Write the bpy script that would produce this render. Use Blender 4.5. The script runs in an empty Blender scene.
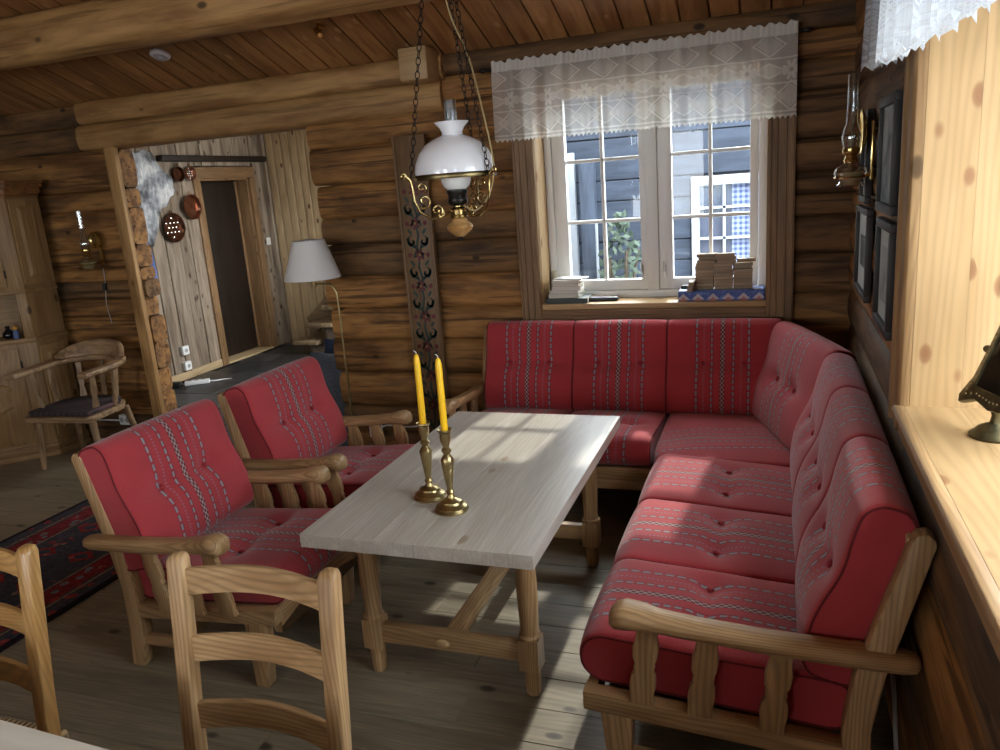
import bpy, bmesh, math, random
from mathutils import Matrix, Vector, noise as mnoise
random.seed(7)
R = math.radians
scene = bpy.context.scene
COL = scene.collection

# ------------------------------------------------------------------ camera
CAM_YAW, CAM_PITCH, CAM_ROLL, CAM_F = -0.3524355, 0.24135498, -0.07454759, 774.4
CAM_H = 1.6
_fw = Vector((math.sin(CAM_YAW)*math.cos(CAM_PITCH), math.cos(CAM_YAW)*math.cos(CAM_PITCH), -math.sin(CAM_PITCH)))
_r0 = Vector((math.cos(CAM_YAW), -math.sin(CAM_YAW), 0)); _u0 = _r0.cross(_fw)
_r = _r0*math.cos(CAM_ROLL) + _u0*math.sin(CAM_ROLL)
_u = -_r0*math.sin(CAM_ROLL) + _u0*math.cos(CAM_ROLL)
cam_d = bpy.data.cameras.new('camera'); cam = bpy.data.objects.new('camera', cam_d); COL.objects.link(cam)
cam_d.sensor_width = 36.0; cam_d.lens = 36.0*CAM_F/1000.0; cam_d.clip_start = 0.02
cam.matrix_world = Matrix(((_r.x, _u.x, -_fw.x, 0), (_r.y, _u.y, -_fw.y, 0), (_r.z, _u.z, -_fw.z, CAM_H), (0, 0, 0, 1)))
scene.camera = cam

# ------------------------------------------------------------------ light
world = bpy.data.worlds.new('sky'); scene.world = world; world.use_nodes = True
_bg = world.node_tree.nodes['Background']
_bg.inputs['Color'].default_value = (0.93, 0.965, 1.0, 1); _bg.inputs['Strength'].default_value = 8.0
SUN_DIR = Vector((-0.09, -1.0, -0.78)).normalized()
sun_d = bpy.data.lights.new('sun', 'SUN'); sun_d.energy = 2.6; sun_d.angle = R(1.2); sun_d.color = (1.0, 0.93, 0.82)
sun = bpy.data.objects.new('sun', sun_d); COL.objects.link(sun)
sun.rotation_euler = SUN_DIR.to_track_quat('-Z', 'Y').to_euler()
sun.location = (1, 12, 8)
vs = scene.view_settings
vs.view_transform = 'Standard'; vs.look = 'None'; vs.gamma = 1.0; vs.use_curve_mapping = False
vs.exposure = 0.90
scene.cycles.use_denoising = True
scene.cycles.max_bounces = 10; scene.cycles.diffuse_bounces = 6; scene.cycles.transparent_max_bounces = 16
scene.cycles.sample_clamp_indirect = 6.0

def portal(name, loc, nrm, sx, sy):
    d = bpy.data.lights.new(name, 'AREA'); d.shape = 'RECTANGLE'; d.size = sx; d.size_y = sy
    d.cycles.is_portal = True
    o = bpy.data.objects.new(name, d); COL.objects.link(o); o.location = loc
    o.rotation_euler = Vector(nrm).to_track_quat('-Z', 'Z' if abs(nrm[2]) < .9 else 'Y').to_euler()

# ------------------------------------------------------------------ node helpers
class S:
    """a node socket with arithmetic"""
    def __init__(s, m, sock): s.m = m; s.k = sock
    def _b(s, op, o, rev=False): return s.m.math(op, *((o, s) if rev else (s, o)))
    def __add__(s, o): return s._b('ADD', o)
    __radd__ = __add__
    def __sub__(s, o): return s._b('SUBTRACT', o)
    def __rsub__(s, o): return s._b('SUBTRACT', o, True)
    def __mul__(s, o): return s._b('MULTIPLY', o)
    __rmul__ = __mul__
    def __truediv__(s, o): return s._b('DIVIDE', o)
    def lt(s, o): return s._b('LESS_THAN', o)
    def gt(s, o): return s._b('GREATER_THAN', o)
    def abs(s): return s.m.math('ABSOLUTE', s)
    def fract(s): return s.m.math('FRACT', s)
    def floor(s): return s.m.math('FLOOR', s)
    def sin(s): return s.m.math('SINE', s)
    def sqrt(s): return s.m.math('SQRT', s)
    def max(s, o): return s._b('MAXIMUM', o)
    def min(s, o): return s._b('MINIMUM', o)
    def clamp(s): 
        n = s.m.n('ShaderNodeClamp'); s.m.set(n.inputs[0], s); return S(s.m, n.outputs[0])

class M:
    def __init__(s, name, color=(.8, .8, .8), rough=.6, metal=0.0, spec=.5):
        s.mat = bpy.data.materials.new(name); s.mat.use_nodes = True; s.t = s.mat.node_tree
        s.p = s.t.nodes['Principled BSDF']; s.out = s.t.nodes['Material Output']
        s.p.inputs['Base Color'].default_value = (*color, 1); s.p.inputs['Roughness'].default_value = rough
        s.p.inputs['Metallic'].default_value = metal; s.p.inputs['Specular IOR Level'].default_value = spec
        s.mat.diffuse_color = (*color, 1)
    def n(s, t): return s.t.nodes.new(t)
    def set(s, inp, v):
        if isinstance(v, S): s.t.links.new(v.k, inp)
        elif isinstance(v, (tuple, list)):
            inp.default_value = (*v, 1) if len(v) == 3 and inp.type == 'RGBA' else tuple(v)
        else: inp.default_value = v
    def math(s, op, *a):
        n = s.n('ShaderNodeMath'); n.operation = op
        for i, v in enumerate(a): s.set(n.inputs[i], v)
        return S(s, n.outputs[0])
    def coord(s, k='Object'):
        n = s.n('ShaderNodeTexCoord'); return S(s, n.outputs[k])
    def rand(s):
        n = s.n('ShaderNodeObjectInfo'); return S(s, n.outputs['Random'])
    def sep(s, v):
        n = s.n('ShaderNodeSeparateXYZ'); s.set(n.inputs[0], v); return [S(s, o) for o in n.outputs]
    def comb(s, x=0, y=0, z=0):
        n = s.n('ShaderNodeCombineXYZ')
        for i, v in enumerate((x, y, z)): s.set(n.inputs[i], v)
        return S(s, n.outputs[0])
    def vscale(s, v, sc):
        n = s.n('ShaderNodeVectorMath'); n.operation = 'MULTIPLY'; s.set(n.inputs[0], v); s.set(n.inputs[1], sc); return S(s, n.outputs[0])
    def vadd(s, a, b):
        n = s.n('ShaderNodeVectorMath'); n.operation = 'ADD'; s.set(n.inputs[0], a); s.set(n.inputs[1], b); return S(s, n.outputs[0])
    def noise(s, v, scale=5, detail=3, rough=.55, dist=0.0):
        n = s.n('ShaderNodeTexNoise'); s.set(n.inputs['Vector'], v); n.inputs['Scale'].default_value = scale
        n.inputs['Detail'].default_value = detail; n.inputs['Roughness'].default_value = rough; n.inputs['Distortion'].default_value = dist
        return S(s, n.outputs['Fac'])
    def vor(s, v, scale=5, out='Distance'):
        n = s.n('ShaderNodeTexVoronoi'); s.set(n.inputs['Vector'], v); n.inputs['Scale'].default_value = scale
        return S(s, n.outputs[out])
    def ramp(s, f, stops):
        n = s.n('ShaderNodeValToRGB'); s.set(n.inputs[0], f); e = n.color_ramp.elements
        while len(e) < len(stops): e.new(.5)
        for el, (p, c) in zip(e, stops):
            el.position = p; el.color = (c, c, c, 1) if isinstance(c, (int, float)) else (*c, 1)
        return S(s, n.outputs[0])
    def mix(s, f, a, b, blend='MIX'):
        n = s.n('ShaderNodeMix'); n.data_type = 'RGBA'; n.blend_type = blend
        s.set(n.inputs[0], f); s.set(n.inputs[6], a); s.set(n.inputs[7], b); return S(s, n.outputs[2])
    def bump(s, h, strength=.3, dist=.01):
        n = s.n('ShaderNodeBump'); n.inputs['Strength'].default_value = strength; n.inputs['Distance'].default_value = dist
        s.set(n.inputs['Height'], h); s.t.links.new(n.outputs[0], s.p.inputs['Normal'])
    def col(s, c): s.set(s.p.inputs['Base Color'], c)
    def rough(s, r): s.set(s.p.inputs['Roughness'], r)

_mc = {}
def wood(key, dark, light, axis='x', fine=1.0, rough=.55, knots=0.0, vary=.18, knot_col=None, ring=1.0, bump=.25, stain=0.0, stain_col=(.03, .025, .02), spec=.35, streak=.35, lines=0.0, lamp=.38, cracks=0.0):
    """procedural timber: grain stretched along one local axis, growth rings, knots, a tint that differs from piece to piece"""
    k = (key, axis)
    if k in _mc: return _mc[k]
    m = M(f'{key}_{axis}', light, rough, spec=spec)
    o = m.coord('Object'); r = m.rand()
    off = m.comb(r*37.0, r*61.0 + 3.0, r*17.0)
    v = m.vadd(o, off)
    ai = 'xyz'.index(axis)
    lo, hi = 1.4, 16.0*fine
    st = [hi, hi, hi]; st[ai] = lo
    g1 = m.noise(m.vscale(v, tuple(st)), 1.0, 4, .6, .6)
    st2 = [70*fine]*3; st2[ai] = 5.0
    g2 = m.noise(m.vscale(v, tuple(st2)), 1.0, 2, .5)
    rg = (g1*26.0*ring).sin()*.5 + .5
    f = g1*.55 + g2*streak + rg*.22*ring - .10
    c = m.ramp(f, [(.25, dark), (.52, tuple((a*1.0 + b)/2 for a, b in zip(dark, light))), (.78, light)])
    if lines:
        sp = m.sep(v); ac = [sp[i] for i in range(3) if i != ai]
        sl = [4.5]*3; sl[ai] = .7
        wv = m.noise(m.vscale(v, tuple(sl)), 1.0, 2, .4)
        ln = ((ac[0] + ac[1]*.8)*(6.283*lines) + wv*(.30*6.283*lines)).sin()*.5 + .5
        ln = ln*ln
        c = m.mix(ln*(lamp*1.0), c, tuple(x*.50 for x in dark))
    tint = m.noise(m.vscale(v, (.9, .9, .9)), 1.0, 2)
    c = m.mix(.55*vary*3, c, m.ramp(tint, [(.3, .45), (.7, 1.0)]), 'MULTIPLY')
    c = m.mix(1.0, c, m.ramp(r, [(0, 1 - vary), (1, 1 + vary*.35)]), 'MULTIPLY')
    if stain:
        ss = [9.0]*3; ss[ai] = 1.6
        sn = m.noise(m.vscale(v, tuple(ss)), 1.0, 5, .65, .3)
        c = m.mix(m.ramp(sn, [(.54, 0.0), (.72, stain)]), c, stain_col)
    if cracks:
        cs_ = [34.0]*3; cs_[ai] = 1.1
        ck = m.noise(m.vscale(v, tuple(cs_)), 1.0, 3, .55, .4)
        c = m.mix(m.ramp(ck, [(.575, 0.0), (.64, cracks)]), c, tuple(x*.35 for x in dark))
    if knots:
        ks = [13.0]*3; ks[ai] = 7.0
        kv = m.vscale(v, tuple(ks))
        d = m.vor(kv, 1.0)
        rk = m.vor(kv, 1.0, 'Color')
        pick = m.sep(rk)[0].lt(knots)
        km = m.ramp(d, [(.10, 1.0), (.17, .8), (.205, .35), (.24, 0.0)])
        c = m.mix(m.mix(1.0, km, pick, 'MULTIPLY'), c, knot_col or tuple(x*.35 for x in dark))
    m.col(c)
    if bump: m.bump(g2 + g1*.6, bump, .004)
    _mc[k] = m.mat
    return m.mat

def flat(name, color, rough=.5, metal=0.0, spec=.5, nscale=0, namp=.15):
    if name in _mc: return _mc[name]
    m = M(name, color, rough, metal, spec)
    if nscale:
        nz = m.noise(m.coord('Object'), nscale, 3)
        m.col(m.mix(1.0, m.mix(0.0, color, color), m.ramp(nz, [(.3, 1 - namp), (.7, 1 + namp)]), 'MULTIPLY'))
    _mc[name] = m.mat
    return m.mat

# timbers
def LOG(a='x'): return wood('old_log', (.14, .060, .016), (.66, .325, .100), a, .55, .72, .10, .22, None, .5, .6, .6, cracks=.75)
def LOGD(a='x'): return wood('grey_log', (.075, .037, .014), (.37, .195, .072), a, .55, .75, .08, .24, None, .5, .6, .7, cracks=.75)
def HEWN(a='x'): return wood('hewn_log', (.27, .135, .046), (.70, .42, .165), a, .5, .6, .14, .12, None, .5, .5, .35, (.10, .05, .02), cracks=.45)
def PINE(a='z'): return wood('furniture_pine', (.32, .180, .078), (.66, .435, .225), a, 1.0, .42, 0, .08, None, .5, .12, lines=85, lamp=.5)
def PALE(a='z'): return wood('pale_pine', (.44, .28, .128), (.60, .42, .225), a, .7, .45, .40, .06, (.26, .125, .055), .3, .06, lines=42, lamp=.22)
def TRIM(a='x'): return wood('casing_pine', (.19, .105, .046), (.46, .28, .135), a, .9, .5, .08, .10, None, .4, .15, lines=90, lamp=.35)
def TRIM_LIT(a='x'): return wood('casing_pine_lit', (.30, .175, .078), (.60, .39, .19), a, .9, .5, .08, .06, None, .4, .12, lines=90, lamp=.3)  # lighter copy of the casing pine, with the right window's light in its colour
def CEIL(a='y'): return wood('ceiling_board', (.24, .105, .036), (.58, .30, .11), a, .8, .5, .45, .20, (.42, .24, .11), .5, .2)
def FLOORW(a='x'): return wood('floor_plank', (.175, .142, .094), (.44, .365, .25), a, .8, .38, .16, .10, (.035, .024, .016), .3, .22, .35, spec=.5, lines=55, lamp=.25)
def GREYB(a='z'): return wood('weathered_board', (.17, .125, .085), (.52, .42, .31), a, .8, .75, .35, .20, (.06, .035, .02), .5, .4, .45, (.20, .11, .05))
def PANEL(a='z'): return wood('panel_board', (.30, .205, .105), (.66, .50, .29), a, .8, .6, .35, .10, (.10, .05, .025), .6, .2)
def TABLE(a='y'): return wood('limed_table', (.44, .395, .335), (.68, .635, .575), a, 1.2, .32, .12, .05, (.30, .22, .15), .4, .1, spec=.5, lines=70, lamp=.16)
def OAK(a='z'): return wood('cupboard_pine', (.25, .14, .055), (.52, .33, .15), a, .7, .45, .12, .10, None, .4, .1, lines=60, lamp=.3)
def HONEY(a='z'): return wood('honey_pine', (.36, .18, .055), (.70, .44, .18), a, 1.0, .30, 0, .08, None, .5, .1, spec=.5, lines=95, lamp=.4)
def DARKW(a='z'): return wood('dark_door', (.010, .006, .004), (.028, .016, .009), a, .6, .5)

# ------------------------------------------------------------------ mesh builder
class MB:
    def __init__(s): s.v = []; s.f = []
    def add(s, vs, fs, mx=None):
        b = len(s.v)
        s.v += [tuple(mx @ Vector(p)) if mx else tuple(p) for p in vs]
        s.f += [[b + i for i in f] for f in fs]; return s
    def box(s, x0, x1, y0, y1, z0, z1, mx=None):
        return s.add([(x0, y0, z0), (x1, y0, z0), (x1, y1, z0), (x0, y1, z0), (x0, y0, z1), (x1, y0, z1), (x1, y1, z1), (x0, y1, z1)],
                     [(0, 3, 2, 1), (4, 5, 6, 7), (0, 1, 5, 4), (1, 2, 6, 5), (2, 3, 7, 6), (3, 0, 4, 7)], mx)
    def prism(s, poly, axis, a0, a1, mx=None):
        """closed polygon (pairs in the other two axes, cyclic order) extruded along an axis"""
        n = len(poly); ar = sum(poly[i][0]*poly[(i+1) % n][1] - poly[(i+1) % n][0]*poly[i][1] for i in range(n))
        if ar < 0: poly = poly[::-1]
        mk = {'x': lambda p, a: (a, p[0], p[1]), 'y': lambda p, a: (p[1], a, p[0]), 'z': lambda p, a: (p[0], p[1], a)}[axis]
        vs = [mk(p, a0) for p in poly] + [mk(p, a1) for p in poly]
        fs = [list(range(n))[::-1], list(range(n, 2*n))] + [(i, (i+1) % n, n + (i+1) % n, n + i) for i in range(n)]
        return s.add(vs, fs, mx)
    def lathe(s, prof, n=24, c=(0, 0, 0), mx=None, ang=2*math.pi):
        vs = []; fs = []; k = len(prof)
        for i in range(n):
            a = ang*i/n
            for r, z in prof: vs.append((c[0] + r*math.cos(a), c[1] + r*math.sin(a), c[2] + z))
        for i in range(n):
            j = (i+1) % n
            for q in range(k-1): fs.append((i*k+q, j*k+q, j*k+q+1, i*k+q+1))
        return s.add(vs, fs, mx)
    def tube(s, pts, rad, n=8, caps=True, closed=False, mx=None, flat=1.0):
        pts = [Vector(p) for p in pts]; k = len(pts)
        rad = rad if isinstance(rad, (list, tuple)) else [rad]*k
        vs = []; fs = []; nrm = None
        for i, p in enumerate(pts):
            t = (pts[(i+1) % k] - pts[i-1]) if closed else (pts[min(i+1, k-1)] - pts[max(i-1, 0)])
            t.normalize()
            if nrm is None:
                nrm = t.orthogonal().normalized()
            else:
                nrm = (nrm - t*nrm.dot(t)); nrm = nrm.normalized() if nrm.length > 1e-6 else t.orthogonal().normalized()
            bi = t.cross(nrm)
            for q in range(n):
                a = 2*math.pi*q/n; vs.append(p + nrm*math.cos(a)*rad[i] + bi*math.sin(a)*rad[i]*flat)
        for i in range(k if closed else k-1):
            j = (i+1) % k
            for q in range(n): fs.append((i*n+q, i*n+(q+1) % n, j*n+(q+1) % n, j*n+q))
        if caps and not closed:
            fs.append(list(range(n))[::-1]); fs.append([(k-1)*n+q for q in range(n)])
        return s.add([tuple(v) for v in vs], fs, mx)
    def loft(s, rings, caps=True, mx=None):
        n = len(rings[0]); vs = [p for r in rings for p in r]; fs = []
        for i in range(len(rings)-1):
            for q in range(n): fs.append((i*n+q, i*n+(q+1) % n, (i+1)*n+(q+1) % n, (i+1)*n+q))
        if caps: fs.append(list(range(n))[::-1]); fs.append([(len(rings)-1)*n+q for q in range(n)])
        return s.add(vs, fs, mx)
    def grid(s, fn, nu, nv, mx=None):
        vs = [fn(i/nu, j/nv) for i in range(nu+1) for j in range(nv+1)]
        fs = [(i*(nv+1)+j, (i+1)*(nv+1)+j, (i+1)*(nv+1)+j+1, i*(nv+1)+j+1) for i in range(nu) for j in range(nv)]
        return s.add(vs, fs, mx)
    def sphere(s, c, r, n=12, k=8, sc=(1, 1, 1), mx=None):
        prof = [(max(r*math.sin(math.pi*i/k), 1e-4), -r*math.cos(math.pi*i/k)) for i in range(k+1)]
        sub = MB().lathe(prof, n)
        return s.add([(c[0]+p[0]*sc[0], c[1]+p[1]*sc[1], c[2]+p[2]*sc[2]) for p in sub.v], sub.f, mx)
    def mesh(s, name, mat, bevel=0.0, seg=2, smooth=True, sharp=38, fix=True):
        me = bpy.data.meshes.new(name); me.from_pydata(s.v, [], s.f)
        if bevel or fix:
            bm = bmesh.new(); bm.from_mesh(me)
            if fix: bmesh.ops.recalc_face_normals(bm, faces=bm.faces)
            if bevel:
                ed = [e for e in bm.edges if len(e.link_faces) == 2 and e.calc_face_angle(0) > R(28)]
                bmesh.ops.bevel(bm, geom=ed, offset=bevel, segments=seg, affect='EDGES', clamp_overlap=True, profile=.5)
            bm.to_mesh(me); bm.free()
        if smooth:
            me.polygons.foreach_set('use_smooth', [True]*len(me.polygons)); me.set_sharp_from_angle(angle=R(sharp))
        me.materials.append(mat); me.update()
        return me
    def build(s, name, mat, parent=None, **kw):
        return link(name, s.mesh(name, mat, **kw), parent)

def link(name, me, parent=None, loc=None, rot=None):
    o = bpy.data.objects.new(name, me); COL.objects.link(o)
    if parent: o.parent = parent
    if loc: o.location = loc
    if rot: o.rotation_euler = rot
    return o
def tag(o, label, cat, group=None, kind=None):
    o['label'] = label; o['category'] = cat
    if group: o['group'] = group
    if kind: o['kind'] = kind
    return o
def thing(name, label, cat, loc=(0, 0, 0), rz=0.0, group=None):
    o = link(name, None, None, loc, (0, 0, rz)); o.empty_display_size = .05
    return tag(o, label, cat, group)
def struct(o, label=None, cat=None):
    o['kind'] = 'structure'
    if label: o['label'] = label
    if cat: o['category'] = cat
    return o
def sempty(name, label, cat, loc=(0, 0, 0)):
    return struct(link(name, None, None, loc), label, cat)
def tree_copy(o, parent=None):
    c = o.copy(); COL.objects.link(c); c.parent = parent
    for ch in list(o.children): tree_copy(ch, c)
    return c
def rrect(cx, cy, w, h, r, n=3):
    """rounded rectangle outline, 2-D"""
    out = []
    for sx, sy, a0 in ((1, 1, 0), (-1, 1, 90), (-1, -1, 180), (1, -1, 270)):
        for i in range(n+1):
            a = R(a0 + 90*i/n); out.append((cx + sx*(w/2 - r) + r*math.cos(a), cy + sy*(h/2 - r) + r*math.sin(a)))
    return out
def lerp(a, b, t): return a + (b - a)*t
def pw(pts, t):
    """piecewise-linear lookup"""
    if t <= pts[0][0]: return pts[0][1]
    for (a, x), (b, y) in zip(pts, pts[1:]):
        if t <= b: return x + (y - x)*(t - a)/(b - a)
    return pts[-1][1]

# ------------------------------------------------------------------ room dimensions
D = 4.12            # face of the log wall with the window
XR = 0.345          # face of the right-hand log wall
XL = -5.60          # left wall
ZW = 2.29           # wall-plate height on the back wall
SL = math.tan(R(20))
RIDGE = -0.3
YF = -2.5           # wall behind the camera
def zc(y): return ZW + (D - y)*SL if y > RIDGE else ZW + (D - RIDGE)*SL - (RIDGE - y)*SL
KB = D/4.78
def bx(x): return x*KB
def bz(z): return CAM_H + (z - CAM_H)*KB

# ------------------------------------------------------------------ floor
HOLE_X0, HOLE_X1 = -4.03, -2.56          # passage to the hall
floor = struct(MB().box(XL - .3, XR + .5, YF - .2, D + .2, -.12, -.035).build('floor', flat('subfloor', (.03, .022, .016), .8)), 'wooden plank floor of the sitting room', 'floor')
_pm = {}
def plank_mesh(L, W, T, matf, key, bev=.003):
    k = (key, round(L, 3), round(W, 3), round(T, 3))
    if k not in _pm: _pm[k] = MB().box(0, L, -W/2, W/2, -T, 0).mesh(key, matf, bevel=bev, seg=1)
    return _pm[k]
PW = .152
y = D - PW/2; row = 0
rng = random.Random(3)
while y > YF:
    xs = [XL - .05] + sorted(XL + (XR - XL)*(f + rng.uniform(-.05, .05)) for f in ([.45] if row % 2 else [.27, .74])) + [XR + .05]
    for a, b in zip(xs, xs[1:]):
        L = round(b - a, 2)
        o = link('plank', plank_mesh(L - .0012, PW - .0018, .03, FLOORW('x'), 'floor_board', .0012), floor, (a, y, rng.uniform(-.0012, .0)))
    y -= PW; row += 1

# hall floor of slate
hall_floor = struct(MB().box(-5.8, -2.2, D + .001, 7.7, -.12, -.026).build('floor_hall', flat('grout', (.05, .05, .05), .9)), 'dark slate tile floor of the hall', 'floor')
_sl = M('slate', (.03, .032, .035), .42); _o = _sl.vadd(_sl.coord('Object'), _sl.comb(_sl.rand()*30.0, _sl.rand()*11.0, 0))
_nz = _sl.noise(_o, 6, 5, .6)
_sl.col(_sl.mix(1.0, _sl.ramp(_nz, [(.3, (.014, .015, .017)), (.7, (.055, .058, .060))]), _sl.ramp(_sl.rand(), [(0, .6), (1, 1.3)]), 'MULTIPLY')); _sl.bump(_nz, .3, .006)
_tm = MB().box(-.296, .296, -.196, .196, -.025, 0).mesh('tile', _sl.mat, bevel=.004, seg=1)
for j in range(9):
    for i in range(6):
        link('tile', _tm, hall_floor, (-5.25 + i*.6 + (.3 if j % 2 else 0), D + .2 + j*.4, rng.uniform(-.003, 0)))

# ------------------------------------------------------------------ log walls
def log_mesh(L, h, depth, mat, seed, ends=(False, False), bulge=.045):
    rg = random.Random(seed); nx = max(4, int(L/.16)); nt = 18
    rings = []
    ph = rg.uniform(0, 50)
    for i in range(nx+1):
        x = L*i/nx; sc = 1.0
        if ends[0] and i == 0: sc = .93
        if ends[1] and i == nx: sc = .93
        ring = []
        w = mnoise.noise((x*.9 + ph, seed*1.7, 0))*.012
        for q in range(nt):
            a = 2*math.pi*q/nt; ca, sa = math.cos(a), math.sin(a)
            yy = math.copysign(abs(ca)**.28, ca)*(depth/2); zz = math.copysign(abs(sa)**.80, sa)*(h/2)
            d = mnoise.noise((x*2.2 + ph, q*.9, seed*.37))*.007
            yy += math.copysign(d, yy) if abs(yy) > .02 else 0; zz = zz*(1 + d*2) + w*(1 - abs(sa)*.3)
            ring.append((x, depth/2 - bulge*.5 + yy*sc, zz*sc))
        rings.append(ring)
    mb = MB(); mb.loft(rings)
    return mb.mesh('log', mat, sharp=50)
_ls = [0]
def put_log(parent, wall, a0, a1, z0, z1, mat, ends=(False, False), off=0.0, depth=.20):
    _ls[0] += 1
    me = log_mesh(abs(a1 - a0), (z1 - z0)*1.05, depth, mat, _ls[0], ends)
    if wall == 'back': return link('log', me, parent, (a0, D + off, (z0 + z1)/2))
    if wall == 'right': return link('log', me, parent, (XR + off, a1, (z0 + z1)/2), (0, 0, R(-90)))
    if wall == 'left': return link('log', me, parent, (XL - off, a0, (z0 + z1)/2), (0, 0, R(90)))
    if wall == 'front': return link('log', me, parent, (a1, YF - off, (z0 + z1)/2), (0, 0, R(180)))
WX0, WX1, WZ0, WZ1 = -1.217, -.052, .936, 2.06       # back window hole
core = flat('log_gap', (.016, .012, .009), .9)
mb = MB(); y0, y1 = D + .055, D + .14
mb.box(XL - .2, HOLE_X0 - .04, y0, y1, -.04, ZW - .02); mb.box(HOLE_X0 - .04, HOLE_X1 + .04, y0, y1, 2.03, ZW - .02)
mb.box(HOLE_X1 + .04, WX0 - .02, y0, y1, -.04, ZW - .02); mb.box(WX0 - .02, WX1 + .02, y0, y1, -.04, WZ0 - .03)
mb.box(WX0 - .02, WX1 + .02, y0, y1, WZ1 + .03, ZW - .02); mb.box(WX1 + .02, XR + .3, y0, y1, -.04, ZW - .02)
wall_back = struct(mb.build('wall_back', core, smooth=False), 'brown horizontal log wall with the window', 'wall')
left_s = [0, .19, .36, .53, .71, .90, bz(.94), bz(1.077), bz(1.172), bz(1.344), bz(1.63), bz(1.775), 2.0]
mid_s = [0, .145, bz(.102), bz(.355), bz(.595), bz(.822), bz(1.044), bz(1.264), bz(1.446), bz(1.672), bz(1.917), 2.005]
right_s = [0, .2, .4, .6, bz(.669), bz(.861), bz(1.088), bz(1.299), bz(1.402), bz(1.542), bz(1.717), bz(1.967), 2.005]
left_s = sorted(set(round(z, 3) for z in left_s)); right_s = [0, .2, .41, .62, bz(.669) + .0, bz(.861), bz(1.088), bz(1.299), bz(1.42), bz(1.542), bz(1.717), bz(1.967)]
for z0, z1 in zip(left_s, left_s[1:]):
    put_log(wall_back, 'back', XL - .15, HOLE_X0 + rng.uniform(.0, .05), z0, z1, LOG('x') if rng.random() < .7 else LOGD('x'), (False, True), rng.uniform(-.006, .008), .14)
for z0, z1 in zip(mid_s, mid_s[1:]):
    x1 = WX0 - .025 if z0 > WZ0 - .15 else XR
    if z1 > 2.0: continue
    put_log(wall_back, 'back', HOLE_X1 - rng.uniform(.0, .06), x1, z0, z1, LOG('x') if rng.random() < .8 else LOGD('x'), (True, False), rng.uniform(-.008, .01))
for z0, z1 in zip(right_s, right_s[1:]):
    if z1 < WZ0 - .15: continue
    put_log(wall_back, 'back', WX1 + .025, XR + .12, z0, z1, LOGD('x'), (False, False), rng.uniform(-.008, .01))
put_log(wall_back, 'back', HOLE_X1 - .04, WX0, mid_s[-2], 2.03, LOG('x'), (True, False))
# wall plates: two long hewn logs over the passage, lapped at the left end, older logs over the window
put_log(wall_back, 'back', bx(-4.96), -1.70, 2.165, 2.30, HEWN('x'), (True, True), -.035)
put_log(wall_back, 'back', bx(-4.99), -1.72, 2.005, 2.165, HEWN('x'), (True, True), -.035)
put_log(wall_back, 'back', XL - .15, bx(-4.90), 2.165, 2.30, LOGD('x'), (False, True), .0)
put_log(wall_back, 'back', XL - .15, bx(-4.92), 2.0, 2.165, LOGD('x'), (False, True), .0)
put_log(wall_back, 'back', -1.76, XR + .1, 2.185, 2.30, LOGD('x'), (False, False), .0)
put_log(wall_back, 'back', -1.76, XR + .1, 2.055, 2.185, LOG('x'), (False, False), .01)
put_log(wall_back, 'back', WX1 - .03, XR + .1, bz(1.967), 2.06, LOGD('x'), (False, False), .01)
put_log(wall_back, 'back', -1.76, WX0, 1.99, 2.06, LOG('x'), (False, False), .012)

# right wall with its deep window
RY0, RY1, RZ0, RZ1 = .75, 2.19, .955, 2.12
NY0, NY1 = -2.0, -.45          # unseen window added behind the viewer to brighten the near chairs
mb = MB(); x0, x1 = XR + .055, XR + .3
for a_, b_, hole in ((YF, NY0, 0), (NY0, NY1, 1), (NY1, RY0 - .02, 0), (RY0 - .02, RY1 + .02, 1), (RY1 + .02, D + .14, 0)):
    if hole: mb.box(x0, x1, a_, b_, 0, RZ0 - .04); mb.box(x0, x1, a_, b_, RZ1 + .03, 3.6)
    else: mb.box(x0, x1, a_, b_, 0, 4.0 if a_ < 1 else 2.9)
wall_right = struct(mb.build('wall_right', core, smooth=False), 'brown log wall with the deep window and framed pictures', 'wall')
rs = [0, .21, .42, .62, .815, bz(.861) + .02, bz(1.088), bz(1.299), bz(1.42), bz(1.542), bz(1.717), bz(1.967), 2.12, 2.33, 2.54, 2.75, 2.96, 3.17, 3.38]
for z0, z1 in zip(rs, rs[1:]):
    zm = (z0 + z1)/2; m_ = LOGD('x') if rng.random() < .45 else LOG('x')
    ytop = D - .02 if zc(D) > zm else D - (zm - ZW)/SL
    if z1 <= RZ0 - .08 or z0 >= RZ1 + .01:
        put_log(wall_right, 'right', YF, min(ytop + .12, D + .1), z0, z1, m_, (False, False), rng.uniform(-.006, .01), .26)
    else:
        put_log(wall_right, 'right', RY1 + .03, min(ytop + .12, D + .1), z0, z1, m_, (False, False), rng.uniform(-.006, .01), .26)
        put_log(wall_right, 'right', NY1 + .02, RY0 - .03, z0, z1, m_, (False, False), rng.uniform(-.006, .01), .26)
        put_log(wall_right, 'right', YF, NY0 - .02, z0, z1, m_, (False, False), rng.uniform(-.006, .01), .26)

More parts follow.
